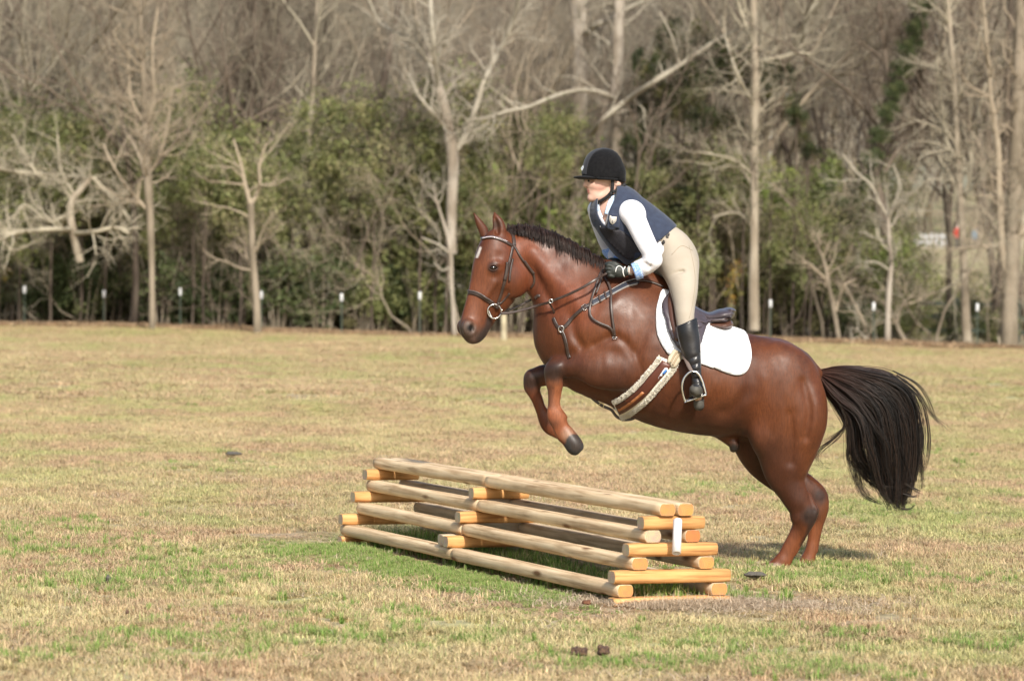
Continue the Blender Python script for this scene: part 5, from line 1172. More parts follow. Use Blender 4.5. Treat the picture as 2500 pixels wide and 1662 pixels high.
def hair_tail():
    T = Tubes()
    # guide: (px, py) outer edge and inner edge of the plume
    outer = spline([(1998, 903), (2050, 893), (2110, 897), (2165, 912), (2212, 945), (2240, 995), (2253, 1060), (2247, 1130), (2232, 1200), (2215, 1256)], 10)
    inner = spline([(2003, 922), (2020, 960), (2045, 1000), (2068, 1035), (2080, 1075), (2086, 1120), (2100, 1165), (2125, 1205), (2155, 1232), (2180, 1250)], 10)
    n = len(outer)
    locks = [(rng.random() ** .85, rng.normal(0, .03), 1.0 - .40 * rng.random() ** 1.4, rng.normal(0, 1, 3), rng.random() * 6) for _ in range(105)]
    for i in range(4600):
        lu, ll, lln, lw, lph = locks[i % len(locks)]
        u = lu + rng.normal(0, .035); lat = ll + rng.normal(0, .010)
        ln = lln * (1 - .12 * rng.random()) * (1 - .10 * max(0, .35 - lu) / .35); m = max(6, int(n * ln)); idx = np.arange(0, m, 3)
        wob = rng.normal(0, 1, 2); pts = []
        for a in idx:
            f = a / (n - 1); uu = .47 + (u - .5) * (.97 - .10 * f) + (.10 * math.sin(lph + f * 7.5) + .05 * math.sin(lph * 2 + f * 15)) * f + lw[0] * .07 * f + wob[0] * .018 * f + .012 * math.sin(wob[1] * 3 + f * 16) * f
            q = inner[a] * (1 - uu) + outer[a] * uu
            pts.append(np.array(P(q[0] + lw[1] * 6 * f + wob[1] * 2.2 * f, q[1] + lw[2] * 4 * f, HD + lat * (.25 + 1.6 * math.sin(min(1, f * 1.3) * 2.2)))))
        pts = np.array(pts); k = rng.random()
        c0 = np.array([.055, .020, .012]) * (.7 + .6 * k); c1 = np.array([.013, .010, .009]) * (.5 + 1.3 * k) if k < .7 else np.array([.040, .022, .014])
        nn_ = len(pts); sides = 3
        fr = np.linspace(0, 1, nn_); r = .0016 * (1 - .6 * fr) * (.6 + .9 * rng.random())
        before = T.n; T.add(pts, r, sides)
        w_ = np.clip((fr * ln) / .42, 0, 1)[:, None]; cc = c0 * (1 - w_) + c1 * w_
        T.C.append(np.repeat(np.concatenate([cc, np.ones((nn_, 1))], 1), sides, axis=0))
    # stray wisps
    W = [[(2030, 955), (2058, 1010), (2062, 1040), (2030, 1075), (2002, 1098), (1993, 1118), (2005, 1136), (2030, 1138)],
         [(2040, 970), (2066, 1020), (2050, 1060), (2010, 1090), (2000, 1100)], [(2030, 960), (2055, 1000), (2060, 1040), (2040, 1060), (1996, 1085)],
         [(2045, 1000), (2072, 1060), (2070, 1110), (2085, 1170), (2130, 1215)], [(2190, 915), (2240, 955), (2275, 1010), (2320, 1050)],
         [(2180, 905), (2235, 935), (2265, 975), (2285, 1030)], [(2200, 930), (2250, 980), (2268, 1060), (2262, 1130), (2238, 1170)],
         [(2210, 1180), (2236, 1195), (2246, 1202)], [(2205, 1205), (2230, 1212), (2240, 1208)], [(2200, 1240), (2222, 1242), (2232, 1232)],
         [(2125, 1170), (2150, 1185), (2190, 1188), (2215, 1180)]]
    for wp in W:
        for j in range(16):
            jit = rng.normal(0, 3.5, 2); sp = spline([[a + jit[0] * (.2 + .22 * i), b + jit[1] * (.2 + .22 * i)] for i, (a, b) in enumerate(wp)], 4)
            la = rng.normal(0, .02); sp = sp[: int(len(sp) * (.7 + .3 * rng.random())) + 1]
            pts = np.array([P(a, b, HD - .04 + la) for a, b in sp]); k = rng.random()
            T.add(pts, np.linspace(.0016, .0006, len(pts)), 3, col=np.array([.02 + .02 * k, .014 + .01 * k, .012, 1]))
    return T
to = hair_tail().build('tail', M_hair, horse)
# ================================================================ SADDLE, PAD, GIRTH
M_lea = mat('brown_leather', (.035, .018, .012, 1), .38, noise=(14, (.06, .032, .022, 1), .3, .8), bump=(160, .2, .001))
M_leaL = mat('tan_brown_leather', (.10, .045, .028, 1), .33, noise=(12, (.07, .03, .02, 1), .3, .8), bump=(160, .2, .001))
M_leaG = mat('grey_brown_leather', (.075, .062, .075, 1), .3, noise=(10, (.05, .038, .042, 1), .3, .8), bump=(120, .2, .001))
M_strap = mat('bridle_leather', (.030, .019, .015, 1), .35, noise=(40, (.055, .035, .028, 1), .3, .7))
M_steel = mat('steel', (.62, .61, .58, 1), .22, metal=1.0)
M_white = mat('white_cotton', (.72, .73, .76, 1), .85, bump=(60, .35, .004), sheen=.1)
M_fleece = mat('fleece', (.84, .79, .68, 1), .95, noise=(70, (.76, .70, .59, 1), .35, .65), bump=(110, 1.0, .006), sheen=.3)
M_black = mat('black_leather', (.010, .010, .012, 1), .32, noise=(9, (.022, .021, .024, 1), .35, .7), bump=(22, .35, .006))
YB = HD
pad = empty('saddle_pad', P(1700, 820, YB - .3), 'white quilted saddle pad with faint grey lettering at its rear corner, under the saddle', 'saddle pad')
pad_poly = [(1618, 706), (1608, 730), (1602, 760), (1603, 806), (1610, 830), (1621, 850), (1636, 868), (1660, 876), (1690, 880), (1712, 886), (1735, 894), (1760, 905), (1785, 914), (1803, 916),
            (1818, 911), (1828, 899), (1834, 880), (1835, 858), (1831, 836), (1824, 818), (1815, 807), (1790, 799), (1762, 790), (1735, 785), (1700, 770), (1672, 748), (1645, 716)]
pad_r = [tuple(p) for p in closed_spline(pad_poly, 2)]
po = patch('cloth', HT, pad_poly, .006, .014, M_white, pad, cell=9, rnd=True)
pf = patch('cloth', HT, pad_poly, .006, .012, M_white, pad, cell=16, far=True)
PT = bvh(po)
bp = [(x, y) for x, y in pad_poly[1:25]]
strap('binding', PT, bp, .011, .004, mat('white_binding', (.72, .73, .75, 1), .7), pad, off=.000, n=4, smooth=1)
M_quilt = mat('pad_stitch', (.58, .59, .62, 1), .9)
for k in range(13):     # ribbed front edge of the pad
    y = 742 + k * 9.2; x0 = 1607 + max(0, (y - 806)) * .42; 
    strap('rib', PT, [(x0 + 5, y), (x0 + 22, y + 4)], .0035, .0035, M_quilt, pad, off=.0005, n=3, smooth=0)
# embroidered faint lettering on the pad
def text_on(name, body_txt, tree, px, py, ang, h, m, parent, off=.009, Dg=HD - .34, shear=0.0, sx=1.0, align='LEFT'):
    cu = bpy.data.curves.new(name, 'FONT'); cu.body = body_txt; cu.size = h; cu.extrude = .0006; cu.align_x = align
    cu.resolution_u = 3
    ob = bpy.data.objects.new(name, cu); S.collection.objects.link(ob)
    dg = bpy.context.evaluated_depsgraph_get(); me = bpy.data.meshes.new_from_object(ob.evaluated_get(dg))
    bpy.data.objects.remove(ob); me.name = name
    a = math.radians(ang)
    for v in me.vertices:
        x = v.co.x * sx + v.co.y * shear; y = v.co.y; z = v.co.z
        dx = (x * math.cos(a) - y * math.sin(a)) * F_PX / HD; dy = -(x * math.sin(a) + y * math.cos(a)) * F_PX / HD
        q, nn = hit(tree, px + dx, py + dy); v.co = q + Vector(nn).normalized() * (off + z)
    return link_mesh(name, me, m, parent)
M_thread = mat('grey_thread', (.42, .44, .46, 1), .8)
text_on('lettering', 'TALUWEECA', PT, 1758, 866, -21, .034, M_thread, pad, off=.001, sx=.86)
text_on('lettering', 'PONY CLUB', PT, 1752, 880, -21, .034, M_thread, pad, off=.001, sx=.86)

saddle = empty('saddle', P(1700, 780, YB), 'brown leather jumping saddle with raised cantle on the white pad', 'saddle')
def small(lo, hi, h): return SDF(lo, hi, h)
def bb(pts, m=.12):
    A = np.array(pts); return A.min(0) - m, A.max(0) + m
s = SDF((.9, HD - .30, 1.36), (1.46, HD + .30, 1.78), .006)
s.tube([sec(1636, 700, 1634, 730, YB, .07), sec(1668, 728, 1664, 760, YB, .09), sec(1700, 750, 1698, 778, YB, .12), sec(1732, 762, 1730, 786, YB, .15), sec(1762, 754, 1756, 784, YB, .17), sec(1783, 753, 1776, 779, YB, .16)], k=.01, n=6)
s.ell(P(1783, 757, YB), .035, .016, .15, -8, k=.015)
s.tube([sec(1700, 772, 1700, 792, YB, .14), sec(1735, 774, 1735, 792, YB, .16), sec(1768, 770, 1764, 792, YB, .16)], k=.015)
seat = s.obj('seat', M_leaG, saddle)
s = SDF((.9, HD - .26, 1.3), (1.46, HD + .26, 1.6), .006)
s.tube([sec(1700, 780, 1700, 800, YB, .13), sec(1735, 784, 1733, 801, YB, .16), sec(1765, 783, 1764, 806, YB, .17), sec(1780, 780, 1776, 803, YB, .15)], k=.01)
s.obj('panel', M_leaL, saddle)
strap('welt', bvh(seat), [(1736, 783), (1760, 782), (1784, 776)], .006, .004, M_lea, saddle, off=.002)
flap = patch('flap', PT, [(1640, 706), (1622, 728), (1617, 742), (1618, 758), (1624, 774), (1630, 800), (1640, 826), (1652, 846), (1664, 857), (1686, 858), (1702, 850), (1713, 836), (1722, 806), (1731, 775), (1712, 764), (1690, 752)],
             .020, .012, M_leaG, saddle, cell=9)
patch('flap', HT, [(1640, 706), (1617, 742), (1624, 774), (1652, 846), (1690, 855), (1713, 836), (1731, 775), (1700, 755)], .035, .012, M_leaG, saddle, cell=20, far=True)
FT = bvh(flap)
roll = [(1639, 712), (1634, 740), (1638, 780), (1650, 826)]
s = SDF((.88, HD - .46, 1.15), (1.12, HD - .14, 1.78), .006)
def onf(x, y, d=.0):
    q, _ = hit(FT, x, y); return q.y - d
s.tube([pt(1641, 712, 8, onf(1641, 712), .02), pt(1638, 740, 9, onf(1638, 740), .022), pt(1643, 780, 9, onf(1643, 780), .022), pt(1654, 826, 8, onf(1654, 826), .018)], k=.01)
s.obj('knee_roll', M_leaL, saddle)
patch('knee_pad', PT, [(1640, 713), (1626, 722), (1617, 738), (1617, 754), (1625, 773), (1640, 790), (1643, 760), (1641, 735)], .004, .016, M_leaL, saddle, cell=8, rnd=True)
patch('skirt', FT, [(1690, 752), (1697, 764), (1708, 772), (1731, 778), (1729, 790), (1706, 800), (1690, 790), (1668, 768)], .002, .010, M_leaG, saddle, cell=9, rnd=True)
strap('stirrup_leather', FT, [(1700, 784), (1716, 788), (1740, 812), (1752, 826), (1764, 843)], .021, .005, M_leaG, saddle, off=.008, smooth=3)

girth = empty('girth', P(1570, 930, YB - .3), 'brown leather girth lined with cream fleece, blue and white tag on it, round the belly', 'girth')
def gp(t, o):   # t along the girth from top, o across, in px
    c = spline([(1640, 858), (1625, 892), (1597, 925), (1567, 960), (1530, 990), (1505, 1003)], 20)
    f = t * (len(c) - 1.001); i = int(f); p = c[i] * (1 - f + i) + c[i + 1] * (f - i)
    d = c[min(i + 2, len(c) - 1)] - c[max(i - 2, 0)]; d /= np.linalg.norm(d); return (p[0] - d[1] * o * -1, p[1] + d[0] * o * -1)
def band(t0, t1, o0, o1, n=14):
    return [gp(t, o0) for t in np.linspace(t0, t1, n)] + [gp(t, o1) for t in np.linspace(t1, t0, n)]
fl = patch('fleece_lining', HT, band(.12, 1.0, -26, 26), .006, .020, M_fleece, girth, cell=7)
patch('fleece_lining', HT, band(.22, .95, -27, 27, 8), .006, .022, M_fleece, girth, cell=18, far=True)
# ragged fleece edge: short tufts
T = Tubes(); FLT = bvh(fl)
for i in range(5200):
    sgn = -1 if rng.random() < .5 else 1; t = .13 + .86 * rng.random(); o = sgn * (27 - 10 * rng.random() ** 1.5); a = gp(t, o)
    q, nn = hit(FLT, *a); q = np.array(q); nn = np.array(nn); e = np.array(P(*gp(t, o * 1.25), q[1])) - q; e /= np.linalg.norm(e) + 1e-6
    r0 = rng.normal(0, 1, 3) * .4; d = nn * .6 + e * .5 * (abs(o) > 22) + r0; d /= np.linalg.norm(d)
    L0 = .005 + .005 * rng.random(); T.add([q - nn * .002, q + d * L0 * .6, q + d * L0], [.0026, .0023, .0012], 3)
T.build('fleece_tufts', M_fleece, girth)
gl = patch('leather_band', FLT, band(.16, .985, -14, 12), .004, .008, mat('girth_leather', (.115, .034, .018, 1), .42, noise=(9, (.075, .02, .012, 1), .3, .8), bump=(120, .2, .001)), girth, cell=7)
GT = bvh(gl)
patch('strip', GT, band(.58, .97, -3, 4, 8), .000, .005, mat('orange_leather', (.42, .16, .06, 1), .5), girth, cell=8)
patch('billet_guard', HT, [(1645, 852), (1664, 860), (1662, 880), (1650, 897), (1640, 897), (1634, 888), (1628, 883), (1632, 870)], .032, .012, mat('cream_web', (.55, .48, .36, 1), .75, noise=(18, (.42, .35, .24, 1), .4, .7)), girth, cell=6)
for a, b in (((1653, 860), (1637, 886)), ((1659, 864), (1643, 892))):
    strap('billet', HT, [a, ((a[0] + b[0]) / 2, (a[1] + b[1]) / 2), b], .012, .003, mat('cream_web_dark', (.36, .28, .18, 1), .7), girth, off=.048, smooth=1)
patch('tag', GT, [(1622, 899), (1628, 897), (1632, 902), (1630, 908), (1614, 927), (1609, 927), (1607, 922), (1612, 914)], .000, .004, mat('tag_white', (.78, .82, .88, 1), .5), girth, cell=4)
patch('tag_print', GT, [(1625, 901), (1629, 903), (1627, 908), (1621, 914), (1617, 911)], .004, .003, mat('tag_blue', (.06, .2, .55, 1), .5), girth, cell=4)
strap('edge_stitch', GT, [gp(t, -13.5) for t in np.linspace(.2, .98, 8)], .004, .002, M_lea, girth, off=.001, n=3)

# ================================================================ BREASTPLATE
bplate = empty('breastplate', P(1370, 800, YB - .2), 'brown breastplate strap with navy and white padded neck band, crossing the horse chest', 'breastplate')
M_navy = mat('navy_web', (.022, .026, .040, 1), .5); M_edge = mat('pale_piping', (.33, .31, .30, 1), .5)
neckband = [(1620, 701), (1598, 692), (1575, 687), (1556, 688), (1530, 695), (1500, 711), (1470, 728), (1445, 741)]
strap('neck_band', HT, neckband[3:], .036, .006, M_navy, bplate, off=.003)
for dy in (-6.4, 6.4):
    strap('piping', HT, [(x, y + dy) for x, y in neckband[3:]], .0042, .0105, M_edge, bplate, off=.001)
strap('dee_strap', HT, neckband[:5], .016, .005, M_lea, bplate, off=.006)
for t in ((1478, 722), (1464, 731)):
    strap('keeper', HT, [(t[0] - 2, t[1] - 9), (t[0], t[1]), (t[0] + 3, t[1] + 8)], .012, .012, M_lea, bplate, off=.003, n=4, smooth=0)
strap('shoulder_strap', HT, [(1447, 740), (1425, 752), (1400, 774), (1384, 793), (1371, 804)], .024, .005, M_strap, bplate, off=.003)
strap('shoulder_strap', HT, [(1369, 803), (1361, 795), (1355, 784), (1352, 776)], .020, .005, M_strap, bplate, off=.004)
strap('chest_strap', HT, [(1370, 806), (1377, 818), (1383, 838), (1387, 860), (1391, 874)], .020, .005, M_strap, bplate, off=.004)
def ring(name, px, py, rpx, D, thick, m, parent, yaw=0, sx=1.0):
    c = np.array(P(px, py, D)); R = rpx * D / F_PX; th = np.linspace(0, 2 * PI, 33)
    X = np.array([math.cos(yaw), math.sin(yaw), 0]); pts = [c + X * R * sx * math.cos(a) + np.array([0, 0, 1]) * R * math.sin(a) for a in th]
    T = Tubes(); T.add(pts, thick, 8); return T.build(name, m, parent)
def buckle(name, tree, px, py, wpx, hpx, ang, m, parent, off=.008, th=.0022):
    a = math.radians(ang); T = Tubes(); pts = []
    for dx, dy in ((-1, -1), (0, -1.05), (1, -1), (1.05, 0), (1, 1), (0, 1.05), (-1, 1), (-1.05, 0), (-1, -1), (0, -1.05)):
        x, y = dx * wpx / 2, dy * hpx / 2; q, nn = hit(tree, px + x * math.cos(a) - y * math.sin(a), py + x * math.sin(a) + y * math.cos(a)); pts.append(np.array(q) + np.array(nn) * off)
    T.add(pts, th, 6); return T.build(name, m, parent)
q, _ = hit(HT, 1370, 803); ring('ring', 1370, 803, 8, q.y - .012, .003, M_steel, bplate, sx=.8)
buckle('buckle', HT, 1428, 751, 11, 12, -35, M_steel, bplate)
# strap between the legs to the girth
T = Tubes()
D0 = HD - .02
T = [P(1391, 880, HD - .03), P(1415, 930, D0), P(1432, 958, D0), P(1450, 975, D0), P(1470, 990, D0), P(1492, 1000, D0), P(1505, 1016, D0), P(1522, 1024, D0), P(1540, 1023, D0), P(1552, 1018, D0)]
sp = spline([list(v) for v in T], 6); ribbon('belly_strap', sp, np.tile([0, -1, .1], (len(sp), 1)), .018, .005, M_strap, bplate)
ring('belly_buckle', 1468, 990, 6, D0 - .01, .0022, mat('brass', (.6, .5, .25, 1), .3, metal=1), bplate)
strap('belly_loop', HT, [(1492, 1003), (1500, 1000), (1512, 1003)], .02, .004, M_fleece, bplate, off=.002, n=4)

# ================================================================ BRIDLE
bridle = empty('bridle', P(1230, 640, HD - .1), 'dark brown leather bridle with a sparkling browband and round bit ring, on the horse head', 'bridle')
b_ = lambda nm, pxs, w_, th_=.005, m_=M_strap, off=.003, **k: strap(nm, HT, pxs, w_, th_, m_, bridle, off=off, **k)
b_('headpiece', [(1236, 557), (1246, 566), (1252, 580), (1254, 596), (1250, 612)], .020)
b_('headpiece_padding', [(1238, 557), (1249, 568), (1255, 582), (1257, 600)], .012, .007)
b_('cheekpiece', [(1252, 600), (1248, 620), (1243, 640), (1238, 662), (1233, 684), (1227, 704), (1221, 724), (1214, 742)], .019)
b_('cheekpiece_keeper', [(1238, 640), (1236, 664), (1232, 684)], .021, .009, off=.004)
b_('cheekpiece_end', [(1250, 632), (1246, 656), (1244, 672), (1243, 686)], .013, .005, off=.010)
bb_ = b_('browband', [(1176, 584), (1187, 581), (1200, 580), (1216, 583), (1232, 590), (1250, 600)], .020, .006, off=.004)
BBT = bvh(bb_)
M_gem = mat('browband_stones', (.75, .68, .72, 1), .12, metal=.6)
for k, (x, y) in enumerate(spline([(1179, 581.5), (1190, 579), (1202, 578.3), (1218, 581.5), (1236, 589)], 5)):
    q, nn = hit(BBT, x, y); sphere('stone', q + Vector(nn) * .001, .0042, M_gem, bridle, seg=8)
b_('throatlatch', [(1254, 598), (1264, 616), (1276, 634), (1288, 648), (1298, 662), (1304, 675), (1304, 690), (1297, 702)], .013, .0045, off=.004)
b_('throatlatch_keeper', [(1281, 637), (1290, 650), (1299, 662), (1304, 668)], .016, .0075, off=.005)
b_('noseband', [(1136, 716), (1146, 713.5), (1160, 716), (1176, 723), (1190, 732), (1202, 741), (1212, 748)], .026, .0055)
b_('noseband_padding', [(1136, 713), (1146, 710), (1160, 712), (1176, 719), (1190, 728), (1202, 737)], .009, .010, mat('noseband_trim', (.09, .07, .065, 1), .3), off=.004)
b_('noseband_strap', [(1206, 744), (1222, 740), (1234, 728), (1244, 716)], .012, off=.001)
RD = hit(HT, 1207, 762)[0].y - .022
ring('bit_ring', 1207, 760, 17.3, RD, .0042, M_steel, bridle, yaw=.2, sx=.98)
T = Tubes(); T.add(spline([list(P(1192, 757, RD)), list(P(1197, 768, RD)), list(P(1201, 775, RD))], 5), .006, 8, close=True); T.build('bit_joint', M_steel, bridle)
T = Tubes(); T.add([list(P(1198, 774, RD)), list(P(1190, 776, RD + .03)), list(P(1188, 778, RD + .08))], .006, 8); T.build('bit_mouthpiece', M_steel, bridle)
b_('bit_loop', [(1216, 738), (1213, 746), (1210, 752)], .022, .008, off=.012, n=4)
q = P(1225, 757, RD); sphere('buckle', q, .006, M_steel, bridle, (1.2, .7, 1), seg=10)
# reins
HANDD = HD - .20
def free_strap(nm, pts, w_, th_, m_, parent, nrm=(0, -1, .15), tw=0):
    sp = spline([list(P(*p)) for p in pts], 8); N = np.tile(nrm, (len(sp), 1)).astype(float)
    return ribbon(nm, sp, N, w_, th_, m_, parent)
free_strap('rein', [(1222, 765, RD), (1245, 763.5, RD), (1280, 756, RD), (1315, 745, RD - .01), (1341, 738, HD - .20), (1352, 733, HD - .22), (1385, 720, HD - .25), (1420, 703, HD - .28), (1455, 682, HD - .27), (1478, 669, HANDD), (1495, 664, HANDD)], .016, .004, M_strap, bridle)
free_strap('rein', [(1224, 762, HD + .02), (1260, 750, HD + .04), (1300, 730, HD + .05), (1330, 715, HD + .08)], .014, .004, M_strap, bridle)
free_strap('martingale_strap', [(1341, 739, HD - .19), (1352, 760, HD - .16), (1356, 778, HD - .12)], .012, .004, M_strap, bridle)
q = P(1345, 735, HD - .225); ring('martingale_ring', 1345, 735, 4.5, HD - .222, .003, M_steel, bridle)
free_strap('martingale_end', [(1306, 728, HD - .06), (1314, 722, HD - .07), (1322, 726, HD - .07), (1316, 734, HD - .06)], .02, .008, M_strap, bridle)
# the slack end of the reins hanging on the shoulder
b_('rein_end', [(1472, 656), (1464, 672), (1455, 700), (1447, 724), (1441, 746), (1440, 766), (1450, 781), (1468, 791), (1486, 798), (1496, 808), (1501, 822)], .015, .004, off=.012, smooth=3)
b_('rein_end', [(1476, 680), (1486, 696), (1492, 716), (1492, 745), (1494, 775), (1498, 800), (1502, 820)], .015, .004, off=.016, smooth=3)
b_('rein_end', [(1474, 650), (1470, 668), (1466, 690), (1456, 720)], .012, .004, off=.02, smooth=3)
buckle('rein_buckle', HT, 1502, 826, 10, 6, -5, M_steel, bridle, off=.014)

# ================================================================ STIRRUP (hangs from the saddle)
stir = empty('stirrup_iron', P(1697, 940, HD - .42), 'polished steel stirrup iron round the black boot', 'stirrup')
SD = HD - .44
arch = [(1674, 982), (1669, 966), (1666, 946), (1668, 930), (1675, 917), (1686, 908), (1697, 907), (1707, 915), (1715, 932), (1720, 950), (1723, 963)]
T = Tubes(); sp = spline([list(P(a, b, SD)) for a, b in arch], 6); T.add(sp, .0055, 8, flat=1.4, close=True); T.build('arch', M_steel, stir)
tr = [(1675, 979), (1690, 974), (1706, 968), (1724, 962)]
sp = spline([list(P(a, b, SD)) for a, b in tr], 5); ribbon('tread', sp, np.tile([0, -.5, .85], (len(sp), 1)), .030, .007, M_steel, stir)
ribbon('tread_pad', sp[2:-2] + np.array([0, .004, .006]), np.tile([0, -.5, .85], (len(sp) - 4, 1)), .024, .005, mat('rubber', (.02, .02, .02, 1), .8), stir)
free_strap('leather', [(1664, 846, HD - .34), (1670, 866, HD - .37), (1679, 888, HD - .41), (1690, 909, SD)], .024, .005, mat('worn_leather', (.12, .085, .07, 1), .5), stir)

# ================================================================ RIDER
rider = empty('person', P(1650, 640, HD), 'rider in black helmet and navy vest leaning forward over the horse, holding the reins', 'person')
M_skin = mat('skin', attr='Col', rough=.55, spec=.3)
th2 = math.radians(24); RL = (-math.sin(th2), math.cos(th2), 0); RLV = np.array(RL)
hyd = lambda x: HD - .02 + (x - 1475) * .0010
def fp(x, y, lat=0): return np.array(P(x, y, hyd(x))) - RLV * lat
s = SDF((.40, HD - .62, .82), (1.34, HD + .50, 2.56), .0058)
# head: skull, face, jaw
s.ell(fp(1478, 424), .108, .112, .074, 10, k=.02, L=RL)
s.ell(fp(1459, 450), .060, .082, .057, 80, k=.02, L=RL)
s.ell(fp(1452, 474), .040, .040, .043, 0, k=.02, L=RL)
s.tube([list(fp(1444, 484)) + [.017, .018], list(fp(1458, 482, .03)) + [.018, .015], list(fp(1478, 470, .055)) + [.018, .012], list(fp(1490, 455, .062)) + [.015, .01]], k=.018, L=RL)
s.tube([list(fp(1444, 484)) + [.017, .018], list(fp(1458, 482, -.03)) + [.018, .015], list(fp(1478, 470, -.055)) + [.018, .012]], k=.018, L=RL)
s.tube([list(fp(1432, 437)) + [.007, .009], list(fp(1428.5, 446)) + [.010, .012], list(fp(1426.5, 452.5)) + [.009, .013]], k=.012, L=RL)
s.ell(fp(1430, 455), .011, .008, .017, 0, k=.006, L=RL)
s.ell(fp(1437, 464), .011, .006, .020, 10, k=.010, L=RL); s.ell(fp(1438, 469.5), .010, .0055, .018, 0, k=.010, L=RL)
s.tube([list(fp(1430, 466.8, 0)) + [.0018, .03], list(fp(1441, 467.5, .02)) + [.0015, .02]], k=.004, L=RL, sub=True)
s.ell(fp(1442, 483), .016, .014, .02, 20, k=.014, L=RL)
for sg in (1, -1):
    s.ell(fp(1437, 441, sg * .036), .014, .011, .018, 0, k=.012, L=RL, sub=True)
    s.ell(fp(1452, 454, sg * .038), .022, .018, .013, 0, k=.02, L=RL)
    s.ell(fp(1494, 449, sg * .073), .016, .028, .010, 80, k=.006, L=RL)
s.ell(fp(1493, 448, .084), .008, .014, .006, 80, k=.004, L=RL, sub=True)
s.tube([pt(1488, 452, 22, HD, .05), pt(1486, 480, 21, HD, .052), pt(1486, 506, 24, HD, .06), pt(1492, 530, 40, HD, .09)], k=.03)
# torso, legs and arms of one body under the clothes
s.tube([pt(1500, 530, 42, HD, .13), pt(1540, 560, 44, HD, .13), pt(1595, 590, 40, HD, .12), pt(1645, 625, 34, HD, .11)], k=.03)
s.tube([pt(1660, 640, 30, HD - .08, .06), pt(1672, 700, 22, HD - .18, .05), pt(1673, 770, 19, HD - .29, .055), pt(1680, 820, 20, HD - .34, .05), pt(1694, 890, 12, HD - .37, .035), pt(1706, 970, 10, HD - .36, .03), pt(1698, 955, 12, HD - .47, .03)], k=.03)
s.tube([pt(1640, 640, 28, HD + .08, .06), pt(1655, 710, 22, HD + .2, .05), pt(1668, 775, 19, HD + .31, .055), pt(1680, 830, 19, HD + .36, .05), pt(1694, 890, 12, HD + .37, .035), pt(1704, 970, 10, HD + .36, .03), pt(1696, 955, 12, HD + .42, .03)], k=.03)
s.tube([pt(1545, 515, 18, HD - .14, .03), pt(1572, 575, 11, HD - .21, .025), pt(1598, 634, 8, HD - .24, .022), pt(1570, 652, 9, HD - .215, .022), pt(1546, 659, 9, HD - .19, .022), pt(1532, 662, 9, HD - .18, .02)], k=.03)
s.tube([pt(1460, 520, 20, HD + .16, .04), pt(1476, 575, 15, HD + .21, .035), pt(1490, 615, 13, HD + .22, .03), pt(1512, 645, 9, HD + .12, .02)], k=.03)
V, Q = s.extract(2)
me = np_mesh('body', V, Q)
HVs = HV; HV = V
C = np.tile(np.array([.56, .36, .285]), (len(V), 1))
def rn(c, R, soft=.5):
    d = np.linalg.norm(V - np.array(c), axis=1); return np.clip((R * (1 + soft) - d) / (R * 2 * soft), 0, 1)
def mx_(c, wg):
    global C
    C = C * (1 - wg[:, None]) + np.array(c) * wg[:, None]
mx_((.58, .30, .24), rn(fp(1452, 457, .05), .03, .8) * .7)
mx_((.42, .13, .11), rn(fp(1434, 465, .008), .010, .4) * .8); mx_((.42, .13, .11), rn(fp(1435, 469.5, .008), .009, .4) * .7); mx_((.30, .16, .12), rn(fp(1437, 441.5, .036), .016, .5) * .7)  # lip colour; eye socket darkened as painted shade of the peak
mx_((.45, .20, .15), rn(fp(1431, 456, .01), .008) * .6)
vcol(me, C)
rb = link_mesh('body', me, M_skin, rider)
RT = bvh(rb)
for sg in (1,):
    c = fp(1436.5, 441.5, .036)
    q, nn = hit(RT, 1438, 442); sphere('eye', q + Vector(nn) * -.005, .0095, mat('eye_white', (.16, .13, .12, 1), .3), rider, seg=12)  # eye white coloured dark, shade of the peak painted in
    q2 = q + Vector((-.003, -.0085, 0)); sphere('iris', q2, .0045, mat('iris', (.02, .015, .012, 1), .15), rider, seg=10)
q, nn = hit(RT, 1440, 436.5)
T = Tubes(); T.add(spline([list(hit(RT, a, b)[0] + Vector((0, -.002, 0))) for a, b in ((1432, 437), (1438, 434.8), (1447, 437))], 4), [.002] * 9, 5, flat=.8); T.build('eyebrow', mat('hair_brown', (.06, .03, .018, 1), .6, noise=(80, (.10, .05, .03, 1), .4, .6)), rider)
# hair under the helmet
s = SDF((.45, HD - .2, 2.15), (.80, HD + .16, 2.5), .005)
s.ell(fp(1505, 440), .055, .045, .074, 0, k=.01, L=RL); s.ell(fp(1502, 447), .04, .03, .066, 30, k=.01, L=RL)
s.obj('hair', MATS['hair_brown'], rider)
# helmet
M_vel = mat('black_velvet', (.006, .006, .007, 1), .85, sheen=.08, noise=(60, (.009, .009, .010, 1), .4, .6), spec=.10)
M_vel2 = mat('helmet_panel', (.015, .016, .022, 1), .7, sheen=.12)
hel = empty('helmet', (0, 0, 0)); hel.parent = rider; hel.matrix_parent_inverse = Matrix.Identity(4); hel.location = fp(1473, 400).tolist() if False else (0, 0, 0)
hel.location = Vector(fp(1473, 410).tolist()) - parent_world(rider)
hb = P(1450, 437, HD); up = np.array([-.02, 0, 1.0])
def helm(infl=0.0, center_only=False):
    s = SDF((.33, HD - .26, 2.2), (.80, HD + .2, 2.62), .0048)
    s.ell(fp(1472.5, 424), .1335 + infl, .145 + infl, .108 + infl, 0, k=.01, L=RL)
    s.ell(fp(1498, 424), .066 + infl, .068 + infl, .095 + infl, 0, k=.03, L=RL)
    s.ell(fp(1473, 395), .105 + infl, .075 + infl, .095 + infl, 0, k=.03, L=RL)
    if center_only:
        for sg in (1, -1): s.plane(fp(1473, 420, sg * .034), RLV * -sg, 0)
        s.plane(P(1410, 427, HD), (-.05, 0, -1)); s.plane(P(1502, 400, HD), (1, 0, -.3))
    else:
        s.plane(P(1450, 436.5, HD), (.04, 0, -1), .004)
    return s
shell = helm().obj('shell', M_vel, hel)
